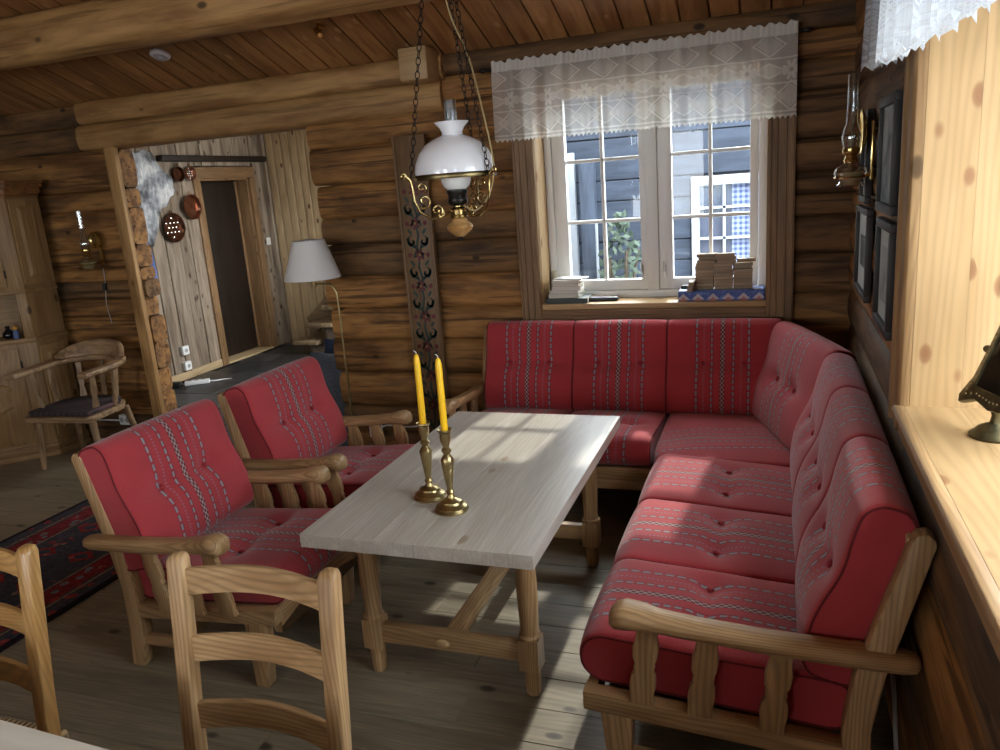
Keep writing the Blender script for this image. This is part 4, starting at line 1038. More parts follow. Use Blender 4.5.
# ------------------------------------------------------------------ mirror on the pine sill
VERD = flat('antique_brass', (.13, .115, .062), .42, .9, nscale=40, namp=.45)
mi = thing('table_mirror', 'ornate antique brass table mirror standing on the pine sill', 'mirror', (.477, 1.96, RZ0), R(-74))
MB().lathe([(.0001, 0), (.052, 0), (.054, .006), (.048, .011), (.042, .015), (.037, .022), (.024, .029), (.013, .034), (.010, .050), (.013, .060), (.009, .075), (.0001, .08)], 32).build('base', VERD, mi)
mb = MB().tube([(0, 0, .07), (0, .012, .12), (0, .02, .2)], .007, 8); mb.build('stem', VERD, mi)
tilt = Matrix.Translation((0, -.012, .066)) @ Matrix.Rotation(R(-22), 4, 'X')
W2, H2 = .105, .29
out = [(-W2 - .012, -.018), (-W2*.6, .004), (0, -.006), (W2*.6, .004), (W2 + .012, -.018), (W2 + .022, .0), (W2, .05), (W2 - .004, H2/2), (W2, H2 - .05), (W2 + .022, H2), (W2 + .01, H2 + .018), (W2*.5, H2), (0, H2 + .03), (-W2*.5, H2), (-W2 - .01, H2 + .018), (-W2 - .022, H2), (-W2, H2 - .05), (-W2 + .004, H2/2), (-W2, .05), (-W2 - .022, 0)]
inn = [(-W2 + .03, .035), (-W2*.5, .034), (0, .034), (W2*.5, .034), (W2 - .03, .035), (W2 - .029, .038), (W2 - .028, .06), (W2 - .028, H2/2), (W2 - .028, H2 - .06), (W2 - .029, H2 - .038), (W2 - .03, H2 - .035), (W2*.5, H2 - .034), (0, H2 - .034), (-W2*.5, H2 - .034), (-W2 + .03, H2 - .035), (-W2 + .029, H2 - .038), (-W2 + .028, H2 - .06), (-W2 + .028, H2/2), (-W2 + .028, .06), (-W2 + .029, .038)]
n = len(out); vs = [(x, -.010, z) for x, z in out] + [(x, -.016, z) for x, z in inn] + [(x, .008, z) for x, z in out] + [(x, .008, z) for x, z in inn]
fs = []
for i in range(n):
    j = (i+1) % n; fs += [(i, j, n+j, n+i), (2*n+i, 3*n+i, 3*n+j, 2*n+j), (i, 2*n+i, 2*n+j, j), (n+i, n+j, 3*n+j, 3*n+i)]
fo = MB().add(vs, fs, tilt).build('frame', VERD, mi, bevel=.0015, seg=1)
mb = MB()
for i in range(n):
    a, b = Vector(out[i]).lerp(Vector(inn[i]), .5), Vector(out[(i+1) % n]).lerp(Vector(inn[(i+1) % n]), .5); k = max(1, int((b - a).length/.014))
    for q in range(k): p = a.lerp(b, q/k); mb.sphere((p.x, -.013, p.y), .0036, 6, 4, (1, .8, 1), tilt)
mb.build('relief', DKBRASS, fo)
for sx in (-1, 1): MB().sphere((sx*(W2 + .012), -.002, H2*.42), .009, 10, 8, (1, 1, 1), tilt).build('knob', VERD, mi)
MB().box(-W2 + .024, W2 - .024, -.011, -.006, .03, H2 - .03, tilt).build('glass', flat('mirror_glass', (.10, .10, .10), .08, .9), mi, smooth=False)

# ------------------------------------------------------------------ on the back window sill
SZ = WZ0
PAPER = flat('paper_edge', (.66, .62, .54), .8)
def book(label, x0, x1, y0, y1, z, th, cover, rz=0.0, grp='books on the window sill'):
    cx, cy = (x0 + x1)/2, (y0 + y1)/2; t = thing('book', label, 'book', (cx, cy, z), rz, grp); w, d = (x1 - x0)/2, (y1 - y0)/2
    mb = MB(); mb.box(-w, w, -d, d, 0, .0025); mb.box(-w, w, -d, d, th - .0025, th); mb.box(-w, -w + .003, -d, d, 0, th); mb.build('cover', cover, t, bevel=.0008, seg=1)
    if cover.name.endswith('dark'): MB().box(-w, w, -d - .001, -d + .004, 0, th).build('spine', cover, t, bevel=.002)
    MB().box(-w + .003, w - .003, -d + .003, d - .003, .0025, th - .0025).build('pages', PAPER, t, smooth=False)
    return t
cols = {'white': (.70, .69, .66), 'cream': (.62, .56, .44), 'grey': (.40, .40, .39), 'dark': (.045, .06, .06), 'tan': (.45, .36, .26)}
C_ = lambda k: flat('cover_' + k, cols[k], .6)
x0 = WX0 + .012
book('large dark green book at the bottom of the window-sill pile', x0 - .0, x0 + .235, D - .025, D + .135, SZ, .028, C_('dark'), R(1))
zz = SZ + .028
for lab, k, w, dx, th, rz in (('cream book resting on the large dark green book', 'cream', .17, .012, .022, 2), ('grey-white book second above the dark green book', 'grey', .165, .022, .021, -3), ('white book in the middle of the window-sill pile', 'white', .16, .03, .020, 4), ('tan book near the top of the window-sill pile', 'tan', .150, .038, .018, -2), ('white paperback second from the top of the sill pile', 'white', .15, .03, .016, 6)):
    book(lab, x0 + dx, x0 + dx + w, D - .005, D + .115, zz, th, C_(k), R(rz)); zz += th
book('thin white booklet sticking out on top of the sill pile', x0 + .05, x0 + .215, D + .01, D + .11, zz, .008, C_('white'), R(-12)); zz += .008
bsm = tag(MB().lathe([(.0001, 0), (.022, 0), (.024, .02), (.02, .05), (.023, .052), (.023, .056), (.0001, .056)], 18).build('small_jar', flat('jar_cream', (.55, .48, .36), .4)), 'small cream jar behind the pile of books', 'jar'); bsm.location = (x0 + .012, D + .142, SZ); bsm.scale = (.7, .7, 2.9)
ph = thing('spectacle_case', 'flat black spectacle case lying on the window sill', 'case', (-.90, D + .055, SZ), R(2))
MB().box(-.085, .085, -.03, .03, 0, .022).build('case', flat('black_leather', (.02, .02, .028), .4), ph, bevel=.009, seg=3)
MB().box(-.06, .03, -.02, .02, .0215, .0225).build('label_patch', flat('case_band', (.10, .07, .12), .5), ph, smooth=False)
bxx0, bxx1 = -.485, -.058
gb = thing('game_box', 'blue patterned cardboard box under the pile of wooden blocks', 'box', ((bxx0 + bxx1)/2, D + .055, SZ), R(.5))
bl = M('blue_print', (.05, .10, .32), .5); o_ = bl.coord('Object'); X_, Y_, Z_ = bl.sep(o_)
tri = ((X_/.075).fract() - .5).abs()*1.4 + (Z_ - .008)/.05
nz_ = bl.noise(o_, 40, 3)
cc = bl.mix(nz_.gt(.58), (.045, .09, .34), (.10, .20, .50)); cc = bl.mix(tri.lt(.62)*(Z_.gt(.008)), cc, (.50, .46, .50)); cc = bl.mix(tri.lt(.25), cc, (.45, .16, .16)); bl.col(cc)
w = (bxx1 - bxx0)/2; MB().box(-w, w, -.075, .075, 0, .052).build('tray', bl.mat, gb, bevel=.002, seg=1)
MB().box(-w + .006, w - .006, -.069, .069, .050, .0535).build('lid_face', flat('box_top', (.20, .26, .50), .5, nscale=60, namp=.5), gb, smooth=False)
BLK = lambda: wood('toy_block', (.34, .25, .16), (.60, .48, .34), 'x', 1.0, .6, 0, .22, None, .8, .1)
blk = MB().box(-.046, .046, -.014, .014, 0, .0165).mesh('wooden_block', BLK(), bevel=.0015, seg=1)
rb = random.Random(4); zb = SZ + .0536
NTH = ['bottom', 'second', 'third', 'fourth', 'fifth', 'sixth', 'seventh', 'eighth', 'ninth', 'tenth', 'topmost']
k_ = 0
for lay in range(11):
    n_ = 3 if lay < 9 else 2
    for q in range(n_):
        for r_ in range(2):
            if lay >= 9 and rb.random() < .45: continue
            if lay > 5 and rb.random() < .12: continue
            if lay % 2 == 0: lx = -.355 + q*.0955 + rb.uniform(-.001, .001); ly = D + .035 + r_*.030; ro = R(rb.uniform(-2, 2))
            else: lx = -.355 + q*.0955; ly = D + .035 + r_*.03; ro = R(rb.uniform(-3, 3))
            o = link('wooden_block', blk, None, (lx + (.012 if lay > 7 else 0) + rb.uniform(-.004, .004)*(lay > 4), ly, zb + lay*.0167), (0, 0, ro)); k_ += 1
            tag(o, f'small plain wooden block in the {NTH[lay]} layer of the pile on the blue game box', 'block', 'wooden blocks piled on the game box')
for i in range(3):
    o = link('wooden_block', blk, None, (-.10 + i*.004, D + .03 + i*.02, zb + i*0), (0, 0, R(70 + i*9))); tag(o, 'loose wooden block lying on the blue game box beside the block pile', 'block', 'wooden blocks piled on the game box'); o.location = (-.415 + i*.0, D - .012 , zb + i*.0167); o.rotation_euler = (0, 0, R(80 + 6*i))
o = tag(MB().box(-.05, .05, -.02, .02, 0, .018).build('dark_pouch', flat('black_leather', (.02, .02, .028), .4), bevel=.008, seg=3), 'black pouch lying on the blue game box', 'pouch'); o.location = (-.43, D + .075, zb)

# ------------------------------------------------------------------ corner cupboard
cb = thing('corner_cupboard', 'pine corner cupboard with panelled doors and an open niche', 'cupboard', (-4.973, 3.497, 0), R(45))
PL = [(-.40, 0), (.40, 0), (.635, .235), (0, .872), (-.635, .235)]
def plan(o, i=0.0):
    """the five-sided plan grown outwards by o at the three open faces"""
    return [(-.40 - o*.41, -o), (.40 + o*.41, -o), (.575 + o, .175 - o), (0, .75), (-.575 - o, .175 - o)]
MB().prism(plan(.0), 'z', .10, .80).build('base_body', OAK('z'), cb, bevel=.003)
MB().prism(plan(.020), 'z', 0, .035).build('plinth', OAK('x'), cb, bevel=.004); MB().prism(plan(.012), 'z', .035, .085).build('plinth', OAK('x'), cb, bevel=.004); MB().prism(plan(.006), 'z', .085, .105).build('plinth', OAK('x'), cb, bevel=.003)
MB().prism(plan(.015), 'z', .80, .83).build('counter', OAK('x'), cb, bevel=.005)
NB = [(.40, 0), (.635, .235), (.60, .30), (.36, .06), (.36, 0)]
MB().prism([(.345, .0), (.40, 0), (.575, .175), (.51, .24), (.345, .075)], 'z', .83, 1.13).build('niche_side', OAK('z'), cb, bevel=.003)
MB().prism([(-.345, .0), (-.40, 0), (-.575, .175), (-.51, .24), (-.345, .075)], 'z', .83, 1.13).build('niche_side', OAK('z'), cb, bevel=.003)
MB().prism([(.345, .0), (.375, 0.03), (.33, .075), (.345, .05)], 'z', .83, .98).build('niche_bracket', OAK('z'), cb)
MB().prism([(-.5, .23), (.5, .23), (0, .73)], 'z', .83, 1.13).build('niche_back', OAK('x'), cb)
MB().prism(plan(.0), 'z', 1.13, 1.755).build('upper_body', OAK('z'), cb, bevel=.003)
MB().prism(plan(.008), 'z', 1.125, 1.15).build('waist_moulding', OAK('x'), cb, bevel=.004)
for o_, z0, z1 in ((.008, 1.745, 1.765), (.022, 1.765, 1.80), (.045, 1.80, 1.83), (.055, 1.83, 1.85)):
    MB().prism(plan(o_), 'z', z0, z1).build('cornice', wood('cornice_wood', (.16, .065, .02), (.34, .155, .055), 'x', .8, .4), cb, bevel=.004)
def panel(parent, w, z0, z1, mx, name='panel', orn=False):
    """raised-and-fielded panel on a face lying in local xz, outward -y"""
    d = MB().box(-w/2, w/2, -.014, 0, z0, z1, mx).build(name, OAK('z'), parent, bevel=.003)
    mb = MB(); b = .045
    o, i = [(-w/2 + b, z0 + b), (w/2 - b, z0 + b), (w/2 - b, z1 - b), (-w/2 + b, z1 - b)], [(-w/2 + b + .02, z0 + b + .02), (w/2 - b - .02, z0 + b + .02), (w/2 - b - .02, z1 - b - .02), (-w/2 + b + .02, z1 - b - .02)]
    if orn:
        zc_ = (z0 + z1)/2; hw = w/2 - b; hh = (z1 - z0)/2 - b
        pts = [(0, hh*.80), (hw*.35, hh*.62), (hw*.45, hh*.38), (hw*.85, hh*.25), (hw*.72, 0), (hw*.85, -hh*.25), (hw*.45, -hh*.38), (hw*.35, -hh*.62), (0, -hh*.80), (-hw*.35, -hh*.62), (-hw*.45, -hh*.38), (-hw*.85, -hh*.25), (-hw*.72, 0), (-hw*.85, hh*.25), (-hw*.45, hh*.38), (-hw*.35, hh*.62)]
        o = [(x, zc_ + z) for x, z in pts]; i = [(x*.86, zc_ + z*.90) for x, z in pts]
    n = len(o); vs = [(x, -.0138, z) for x, z in o] + [(x, -.024, z) for x, z in i]
    mb.add(vs, [(k, (k+1) % n, n + (k+1) % n, n + k) for k in range(n)] + [tuple(range(n, 2*n))], mx); mb.build('field', OAK('z'), d, sharp=20)
    return d
I4 = Matrix()
dr = panel(cb, .52, .13, .77, Matrix.Translation((.03, 0, 0)), 'door', True)
du = panel(cb, .62, 1.18, 1.73, I4, 'door')
HNG = flat('hinge_iron', (.02, .018, .016), .5, .7)
for z in (.22, .66): MB().tube([(.292, -.017, z - .025), (.292, -.017, z + .025)], .005, 8).build('hinge', HNG, dr)
for z in (1.26, 1.62): MB().tube([(.312, -.017, z - .025), (.312, -.017, z + .025)], .005, 8).build('hinge', HNG, du)
for d_, z in ((dr, .48), (du, 1.42)): MB().sphere((-.2 if d_ is dr else -.28, -.03, z), .014, 10, 8).build('knob', HNG, d_)
sm = Matrix.Translation((.4875, .0875, 0)) @ Matrix.Rotation(R(45), 4, 'Z')
for z0, z1 in ((.13, .77), (1.18, 1.73)): panel(cb, .225, z0, z1, sm, 'side_panel')
t = thing('squat_vase', 'small glossy black bottle vase in the cupboard niche', 'vase', (-4.865, 3.735, .8305))
MB().lathe([(.0001, 0), (.025, 0), (.037, .012), (.040, .026), (.034, .042), (.018, .054), (.013, .064), (.0125, .070), (.017, .078), (.014, .084), (.0001, .086)], 28).build('body', flat('black_glaze', (.006, .006, .008), .08), t)
t = thing('figurine', 'small blue figurine with a yellow head in the cupboard niche', 'figurine', (-4.79, 3.73, .8305))
MB().lathe([(.0001, 0), (.019, 0), (.021, .02), (.016, .05), (.013, .058), (.0001, .06)], 18).build('body', flat('figurine_blue', (.06, .10, .22), .5), t)
MB().sphere((0, 0, .070), .0155, 14, 10).build('head', flat('figurine_yellow', (.55, .26, .03), .45), t)

# ------------------------------------------------------------------ round-backed armchair by the cupboard
AGED = lambda a: wood('aged_chair', (.17, .10, .05), (.46, .30, .165), a, .9, .42, 0, .10, None, 1.0, .15)
rc = thing('captain_chair', 'low round-backed wooden armchair with dark striped seat pad by the cupboard', 'chair', (-4.30, 3.69, 0), R(6))
seat = [(-.25, -.215), (.235, -.23), (.255, -.19), (.245, .10), (.16, .215), (0, .24), (-.16, .215), (-.245, .10), (-.262, -.19)]
MB().prism(seat, 'z', .335, .372).build('seat', AGED('x'), rc, bevel=.010)
pad = [(x*.93, y*.92) for x, y in seat]
pm = M('striped_pad', (.035, .03, .03), .9); px_ = pm.sep(pm.coord('Object'))[0]
pm.col(pm.mix((px_/.045).fract().lt(.22), (.028, .022, .022), (.09, .045, .05))); PADM = pm.mat
MB().prism(pad, 'z', .372, .405).build('seat_pad', PADM, rc, bevel=.014, seg=3)
for sx, sy, ox, oy in ((-1, -1, .03, .01), (1, -1, .03, .01), (-1, 1, .05, .06), (1, 1, .05, .06)):
    x, y = sx*.205, sy*.155
    MB().tube([(x + sx*ox, y + sy*oy, 0), (x + sx*ox*.3, y + sy*oy*.3, .22), (x, y, .34)], [.016, .021, .023], 10).build('leg', AGED('z'), rc)
arc_ = [R(a) for a in range(-38, 219, 8)]
def rim(a, r): return (r*math.cos(a)*1.04, .005 + r*math.sin(a)*.98)
rings = []
tips = len(arc_)
pts_ = [(-.27, -.245)] + [rim(a, .262) for a in reversed(arc_)][4:-4] + [(.27, -.235)]
cen = [Vector((p[0], p[1], 0)) for p in pts_]
for i, c in enumerate(cen):
    tn = (cen[min(i+1, len(cen)-1)] - cen[max(i-1, 0)]).normalized(); nn = Vector((-tn.y, tn.x, 0)); f = i/(len(cen)-1)
    wid = .036 + .014*math.sin(math.pi*f)
    ring = []
    for qx, qz in rrect(0, 0, wid*2, .034, .012): ring.append(tuple(c + nn*qx + Vector((0, 0, .642 + qz + .02*math.sin(math.pi*f)))))
    rings.append(ring)
MB().loft(rings).build('arm_bow', AGED('x'), rc, sharp=50)
rings = []
for i in range(17):
    f = i/16; a = R(lerp(28, 152, f)); c = Vector((*rim(a, .272), 0)); nn = Vector((math.cos(a), math.sin(a), 0)); h = .012 + .092*math.sin(math.pi*f)**.6
    rings.append([tuple(c + nn*dx + Vector((0, 0, .675 + z))) for dx, z in ((-.030, 0), (.022, 0), (.036, h), (.004, h))])
MB().loft(rings).build('crest_rail', AGED('x'), rc, bevel=.004)
for a in (-28, 12, 55, 90, 125, 168, 208):
    q = rim(R(a), .252); q2 = rim(R(a), .215); L_ = Vector((q[0], q[1], .632)) - Vector((q2[0], q2[1], .36))
    mxs = Matrix.Translation((q2[0], q2[1], .36)) @ Matrix(((1, 0, (q[0]-q2[0])/.272, 0), (0, 1, (q[1]-q2[1])/.272, 0), (0, 0, 1, 0), (0, 0, 0, 1))) @ Matrix.Rotation(R(a + 90), 4, 'Z')
    pr_ = [(0, .017), (.15, .022), (.3, .019), (.42, .013), (.47, .017), (.6, .020), (.8, .016), (1, .018)]
    poly = [(-w_, t_*.275) for t_, w_ in pr_] + [(w_, t_*.275) for t_, w_ in pr_[::-1]]
    MB().prism([(z, x) for x, z in poly], 'y', -.008, .008, mxs).build('back_splat', AGED('z'), rc, bevel=.002, seg=1)

# ------------------------------------------------------------------ rug
rugm = M('rug_weave', (.12, .03, .035), .95, spec=.05); uo = rugm.coord('Object'); ux, uy, _ = rugm.sep(uo)
RWH = .48
ax_ = ux.abs(); n1 = rugm.noise(uo, 55, 2); vx = rugm.vor(rugm.comb(ax_, uy, 0), 16); vy = rugm.vor(rugm.comb(ax_, ((uy/.42).fract() - .5).abs()*.42, 0), 13, 'Color')
cell = rugm.sep(vy)[0]
ped = (((uy/.28).fract() - .5).abs()*.28*1.4 + (ax_ - .12).abs())
base = rugm.mix((ax_ - .30).abs().lt(.055), (.060, .058, .072), (.20, .030, .034))
base = rugm.mix(ped.lt(.085), base, (.25, .036, .038)); base = rugm.mix(ped.lt(.045), base, (.055, .06, .08))
base = rugm.mix(cell.gt(.62)*vx.lt(.33), base, (.30, .05, .05)); base = rugm.mix(cell.lt(.22)*vx.lt(.26), base, (.26, .20, .13)); base = rugm.mix((cell.gt(.42)*cell.lt(.55))*vx.lt(.3), base, (.16, .17, .19))
base = rugm.mix((ax_ - .375).abs().lt(.006).max((ax_ - .235).abs().lt(.006)), base, (.22, .17, .11)); base = rugm.mix(ax_.gt(.45), base, (.02, .014, .018))
base = rugm.mix(1.0, base, rugm.ramp(n1, [(.3, .6), (.7, 1.25)]), 'MULTIPLY'); rugm.col(base); rugm.bump(n1, .5, .004)
rug = thing('oriental_rug', 'dark red and navy oriental rug on the plank floor behind the armchairs', 'rug', (-3.26, 2.1, 0))
MB().box(-RWH, RWH, -1.7, 1.62, 0, .009).build('pile', rugm.mat, rug, bevel=.003, seg=1)
mb = MB()
for i in range(96):
    x = -RWH + .005 + i*.01
    for sy, y0 in ((1, 1.62), (-1, -1.7)): mb.tube([(x, y0, .005), (x + rng.uniform(-.006, .006), y0 + sy*.03, .003)], .0016, 4)
mb.build('fringe', flat('fringe', (.35, .30, .22), .9), rug)

# ------------------------------------------------------------------ painted board on the log wall
pb = thing('painted_board', 'tall dark wooden board painted with red flowers and green scrolls', 'painted board', (-1.925, D - .050, 0))
BRD = wood('painted_back', (.11, .060, .027), (.28, .165, .078), 'z', .8, .5, 0, .1, None, .6, .2)
PBW = .092
MB().box(-PBW, PBW, -.022, 0, .02, 1.895).build('board', BRD, pb, bevel=.004)
for sx in (-1, 1): MB().box(sx*PBW - .008, sx*PBW + .008, -.030, 0, .02, 1.895).build('edge_strip', BRD, pb, bevel=.002)
GRN = flat('paint_green', (.022, .045, .035), .6); RED = flat('paint_red', (.11, .014, .016), .6); DKG = flat('paint_navy', (.018, .026, .034), .6)
def blob(mb, cx, cz, rx, rz, a, n=10):
    ca, sa = math.cos(a), math.sin(a)
    P = [(cx + rx*math.cos(2*math.pi*i/n)*ca - rz*math.sin(2*math.pi*i/n)*sa, cz + rx*math.cos(2*math.pi*i/n)*sa + rz*math.sin(2*math.pi*i/n)*ca) for i in range(n)]
    mb.prism([(z, x) for x, z in P], 'y', -.0245, -.0215)
def stroke(mb, pts, w0):
    k = len(pts); 
    for i in range(k-1):
        w = w0*math.sin(math.pi*(i + .8)/(k + .3)) + .0015
        (x0, z0), (x1, z1) = pts[i], pts[i+1]; d = Vector((x1 - x0, z1 - z0)); 
        if d.length < 1e-5: continue
        nn = Vector((-d.y, d.x)).normalized()*w; e = d.normalized()*w*.4
        mb.prism([(z0 + nn.y - e.y, x0 + nn.x - e.x), (z0 - nn.y - e.y, x0 - nn.x - e.x), (z1 - nn.y + e.y, x1 - nn.x + e.x), (z1 + nn.y + e.y, x1 + nn.x + e.x)], 'y', -.024, -.0215)
z = .25; k = 0
while z < 1.55:
    sd = 1 if k % 2 else -1; g = MB(); rr_ = MB(); yl = MB()
    for s_ in (-1, 1):
        stroke(g, [(p[0], p[1]) for p in spiral(s_*.036, z, .032, .006, 90 if s_ > 0 else 90, (90 - 330) if s_ > 0 else (90 + 330), 14)], .006)
        stroke(g, [(0, z - .06), (s_*.02, z - .03), (s_*.05, z - .02), (s_*.062, z + .015)], .008)
        blob(g, s_*.045, z + .055, .008, .020, R(-s_*35)); blob(g, s_*.022, z - .075, .007, .022, R(s_*25))
        blob(rr_, s_*.056, z + .10, .012, .014, 0)
    zf = z + .10
    for a in range(6): blob(rr_, .020*math.cos(R(60*a + 15)) + sd*.006, zf + .022*math.sin(R(60*a + 15)), .015, .008, R(60*a + 15))
    blob(yl, sd*.006, zf, .008, .008, 0)
    stroke(g, [(0, z - .09), (sd*.008, z - .03), (-sd*.006, z + .03), (0, z + .08)], .005)
    z += .178; k += 1
    sc_ = g.build('painted_scroll', GRN, pb, smooth=False); rr_.build('painted_flower', RED, sc_, smooth=False); yl.build('flower_centre', flat('paint_ochre', (.22, .13, .04), .6), sc_, smooth=False)

# ------------------------------------------------------------------ small fittings
sd_ = thing('smoke_detector', 'round white smoke detector on the ceiling boards', 'smoke detector', (-3.225, 3.728, zc(3.728) + .003)); sd_.rotation_euler = (R(-20), 0, 0)
MB().lathe([(.0001, 0), (.052, 0), (.055, -.006), (.054, -.016), (.045, -.022), (.0001, -.024)], 32).build('housing', flat('white_plastic', (.72, .72, .74), .4), sd_)
MB().lathe([(.012, -.0225), (.036, -.0235), (.034, -.029), (.014, -.029), (.012, -.0225)], 32).build('grille', flat('grey_plastic', (.42, .42, .45), .5), sd_)
spt = thing('spotlight', 'small brass spotlight fixed to the ceiling boards', 'spotlight', (-2.19, 3.71, zc(3.71) + .003)); spt.rotation_euler = (R(-20), 0, R(-40))
MB().lathe([(.0001, 0), (.026, 0), (.026, -.008), (.008, -.014), (.0001, -.014)], 20).build('mount', GOLD, spt)
MB().tube([(0, 0, -.01), (0, 0, -.035), (.012, 0, -.045)], .005, 8).build('stalk', GOLD, spt)
mxs = Matrix.Translation((.012, 0, -.045)) @ Matrix.Rotation(R(-62), 4, 'Y')
MB().lathe([(.0001, -.03), (.012, -.03), (.013, .0), (.020, .028), (.021, .05), (.018, .05), (.016, .028), (.0001, .02)], 20, (0, 0, 0), mxs).build('head', GOLD, spt)
SOCK = flat('socket_white', (.68, .68, .66), .4)
def socket(label, loc, rz=0.0, w=.10, h=.075):
    t = thing('power_socket', label, 'socket', loc, rz, 'power sockets')
    MB().box(-w/2, w/2, -.045, 0, 0, h).build('box', SOCK, t, bevel=.008, seg=3)
    for s_ in ((-1, 1) if w > .09 else (0,)):
        mxr = Matrix.Translation((s_*w*.24, -.0445, h/2)) @ Matrix.Rotation(R(90), 4, 'X')
        MB().lathe([(.0001, .001), (.014, .001), (.018, .003), (.019, .0), (.0001, -.001)], 20, (0, 0, 0), mxr).build('outlet', flat('socket_hole', (.30, .30, .29), .5), t)
    return t
socket('white double wall socket low on the logs beside the round-backed chair', (-4.34, D - .028, .135))
socket('white wall socket low on the logs behind the red armchair by the floor lamp', (-2.345, D - .028, .125), 0, .075, .075)
tag(MB().tube(smooth([(-4.40, D - .045, .16), (-4.55, D - .045, .158), (-4.64, D - .045, .155)]), .006, 8).build('white_cable', flat('cable_white', (.62, .62, .60), .45)), 'white cable clipped low on the logs beside the cupboard', 'cable')
tag(MB().tube(smooth([(-2.32, D - .07, .165), (-2.29, D - .055, .195), (-2.24, D - .045, .20), (-2.12, D - .06, .20), (-2.06, D - .045, .20)]), .005, 8).build('white_cable', flat('cable_white', (.62, .62, .60), .45)), 'white cable plugged in behind the red armchair by the floor lamp', 'cable')
for i, z in enumerate((.09, .24)):
    t = socket(('white socket low on the grey board wall of the hall', 'white socket above another on the grey board wall of the hall')[i], (HX + .012, 5.79, z), R(90), .085, .085)
t = thing('light_switch', 'small white light switch beside the hall doorway', 'switch', (HX + .012, 7.36, 1.13), R(90))
MB().box(-.035, .035, -.012, 0, 0, .08).build('plate', SOCK, t, bevel=.003); MB().box(-.016, .016, -.018, -.011, .02, .06).build('rocker', SOCK, t, bevel=.003)
t = thing('power_strip', 'white power strip lying on the slate floor by the grey board wall', 'power strip', (-5.06, 5.62, 0), R(35))
MB().box(-.11, .11, -.03, .03, 0, .04).build('strip', SOCK, t, bevel=.008, seg=3); MB().tube(smooth([(.10, 0, .02), (.16, .01, .012), (.24, .05, .006), (.30, .04, .006)]), .005, 8).build('lead', SOCK, t)
for i in range(3): MB().lathe([(.0001, 0), (.017, 0), (.019, .002), (.0001, .003)], 16, (-.065 + i*.06, 0, .039)).build('outlet', flat('socket_hole', (.30, .30, .29), .5), t)
t = thing('charger', 'black charger plugged in beside the white power strip', 'charger', (-5.20, 5.50, 0), R(15)); MB().box(-.05, .05, -.03, .03, 0, .05).build('brick', flat('black_plastic', (.02, .02, .02), .35), t, bevel=.008)
MB().tube(smooth([(.05, 0, .02), (.1, -.03, .006), (.14, -.10, .006)]), .004, 6).build('lead', flat('black_plastic', (.02, .02, .02), .35), t)

# ------------------------------------------------------------------ hall furnishings
COP = flat('copper', (.30, .135, .085), .28, 1.0, nscale=9, namp=.3); DCOP = flat('dark_copper', (.14, .06, .035), .35, 1.0, nscale=9, namp=.3); TIN = flat('bright_tin', (.75, .68, .60), .2, 1.0)
def pan(label, y, z, r, bumps, mat, handle=True):
    t = thing('copper_pan', label, 'pan', (HX + .015, y, z), 0, 'copper pans on the hall wall')
    mx = Matrix.Rotation(R(90), 4, 'Y')
    MB().lathe([(.0001, .012), (r*.80, .012), (r*.86, .018), (r*.93, .045), (r, .048), (r, .052), (r*.9, .052), (r*.84, .03), (r*.78, .022), (.0001, .022)], 36, (0, 0, 0), mx).build('dish', mat, t)
    if bumps:
        for i, (a, b) in enumerate(bumps): MB().sphere((.026, a*r, b*r), r*.105, 10, 6, (.6, 1, 1)).build('boss', TIN, t)
    MB().tube([(.03, math.cos(R(q*30))*.014, r + .012 + math.sin(R(q*30))*.014) for q in range(12)], .0035, 6, closed=True).build('hanging_ring', mat, t)
    return t
hexb = [(0, 0)] + [(.36*math.cos(R(60*i)), .36*math.sin(R(60*i))) for i in range(6)] + [(.64*math.cos(R(30 + 60*i)), .64*math.sin(R(30 + 60*i))) for i in range(6)]
pan('large dark copper pan with bright round bosses on the hall wall', 5.905, 1.425, .135, hexb, DCOP)
pan('shiny plain copper plate on the hall wall', 6.19, 1.60, .120, None, COP)
pan('small plain copper pan on the hall wall', 6.075, 1.905, .072, None, DCOP)
pan('small copper pan with bright bosses on the hall wall', 6.245, 1.91, .068, hexb, COP)
hide_pts = [[5.40, 2.10], [5.507, 2.12], [5.60, 2.09], [5.70, 2.12], [5.807, 2.10], [5.868, 1.97], [6.00, 1.88], [6.026, 1.755], [5.93, 1.70], [5.877, 1.625], [5.80, 1.60], [5.713, 1.437], [5.64, 1.28], [5.57, 1.30], [5.551, 1.47], [5.464, 1.58], [5.35, 1.62], [5.30, 1.75], [5.38, 1.90]]
hm = M('reindeer_hide', (.5, .5, .5), .95, spec=.05); ho = hm.coord('Object'); hn = hm.noise(ho, 5, 4, .6); hf = hm.noise(hm.vscale(ho, (60, 60, 9)), 1.0, 2)
hm.col(hm.mix(1.0, hm.ramp(hn, [(.38, (.10, .10, .105)), (.5, (.30, .31, .32)), (.62, (.58, .58, .57))]), hm.ramp(hf, [(.3, .75), (.7, 1.15)]), 'MULTIPLY')); hm.bump(hf, .8, .01)
hd = thing('reindeer_hide', 'grey-white reindeer hide hanging on the hall wall', 'hide', (HX + .03, 0, 0))
bm = bmesh.new(); vv = [bm.verts.new((.0, p[0], p[1])) for p in hide_pts]; bm.faces.new(vv); bmesh.ops.triangulate(bm, faces=bm.faces)
bmesh.ops.subdivide_edges(bm, edges=bm.edges, cuts=4, use_grid_fill=True)
for v in bm.verts: v.co.x += .03*abs(mnoise.noise((v.co.y*5, v.co.z*5, 3))) + .004; v.co.y += .012*mnoise.noise((v.co.y*18, v.co.z*18, 9)); v.co.z += .012*mnoise.noise((v.co.y*18, v.co.z*18, 2))
me = bpy.data.meshes.new('fur'); bm.to_mesh(me); bm.free(); me.materials.append(hm.mat); me.polygons.foreach_set('use_smooth', [True]*len(me.polygons))
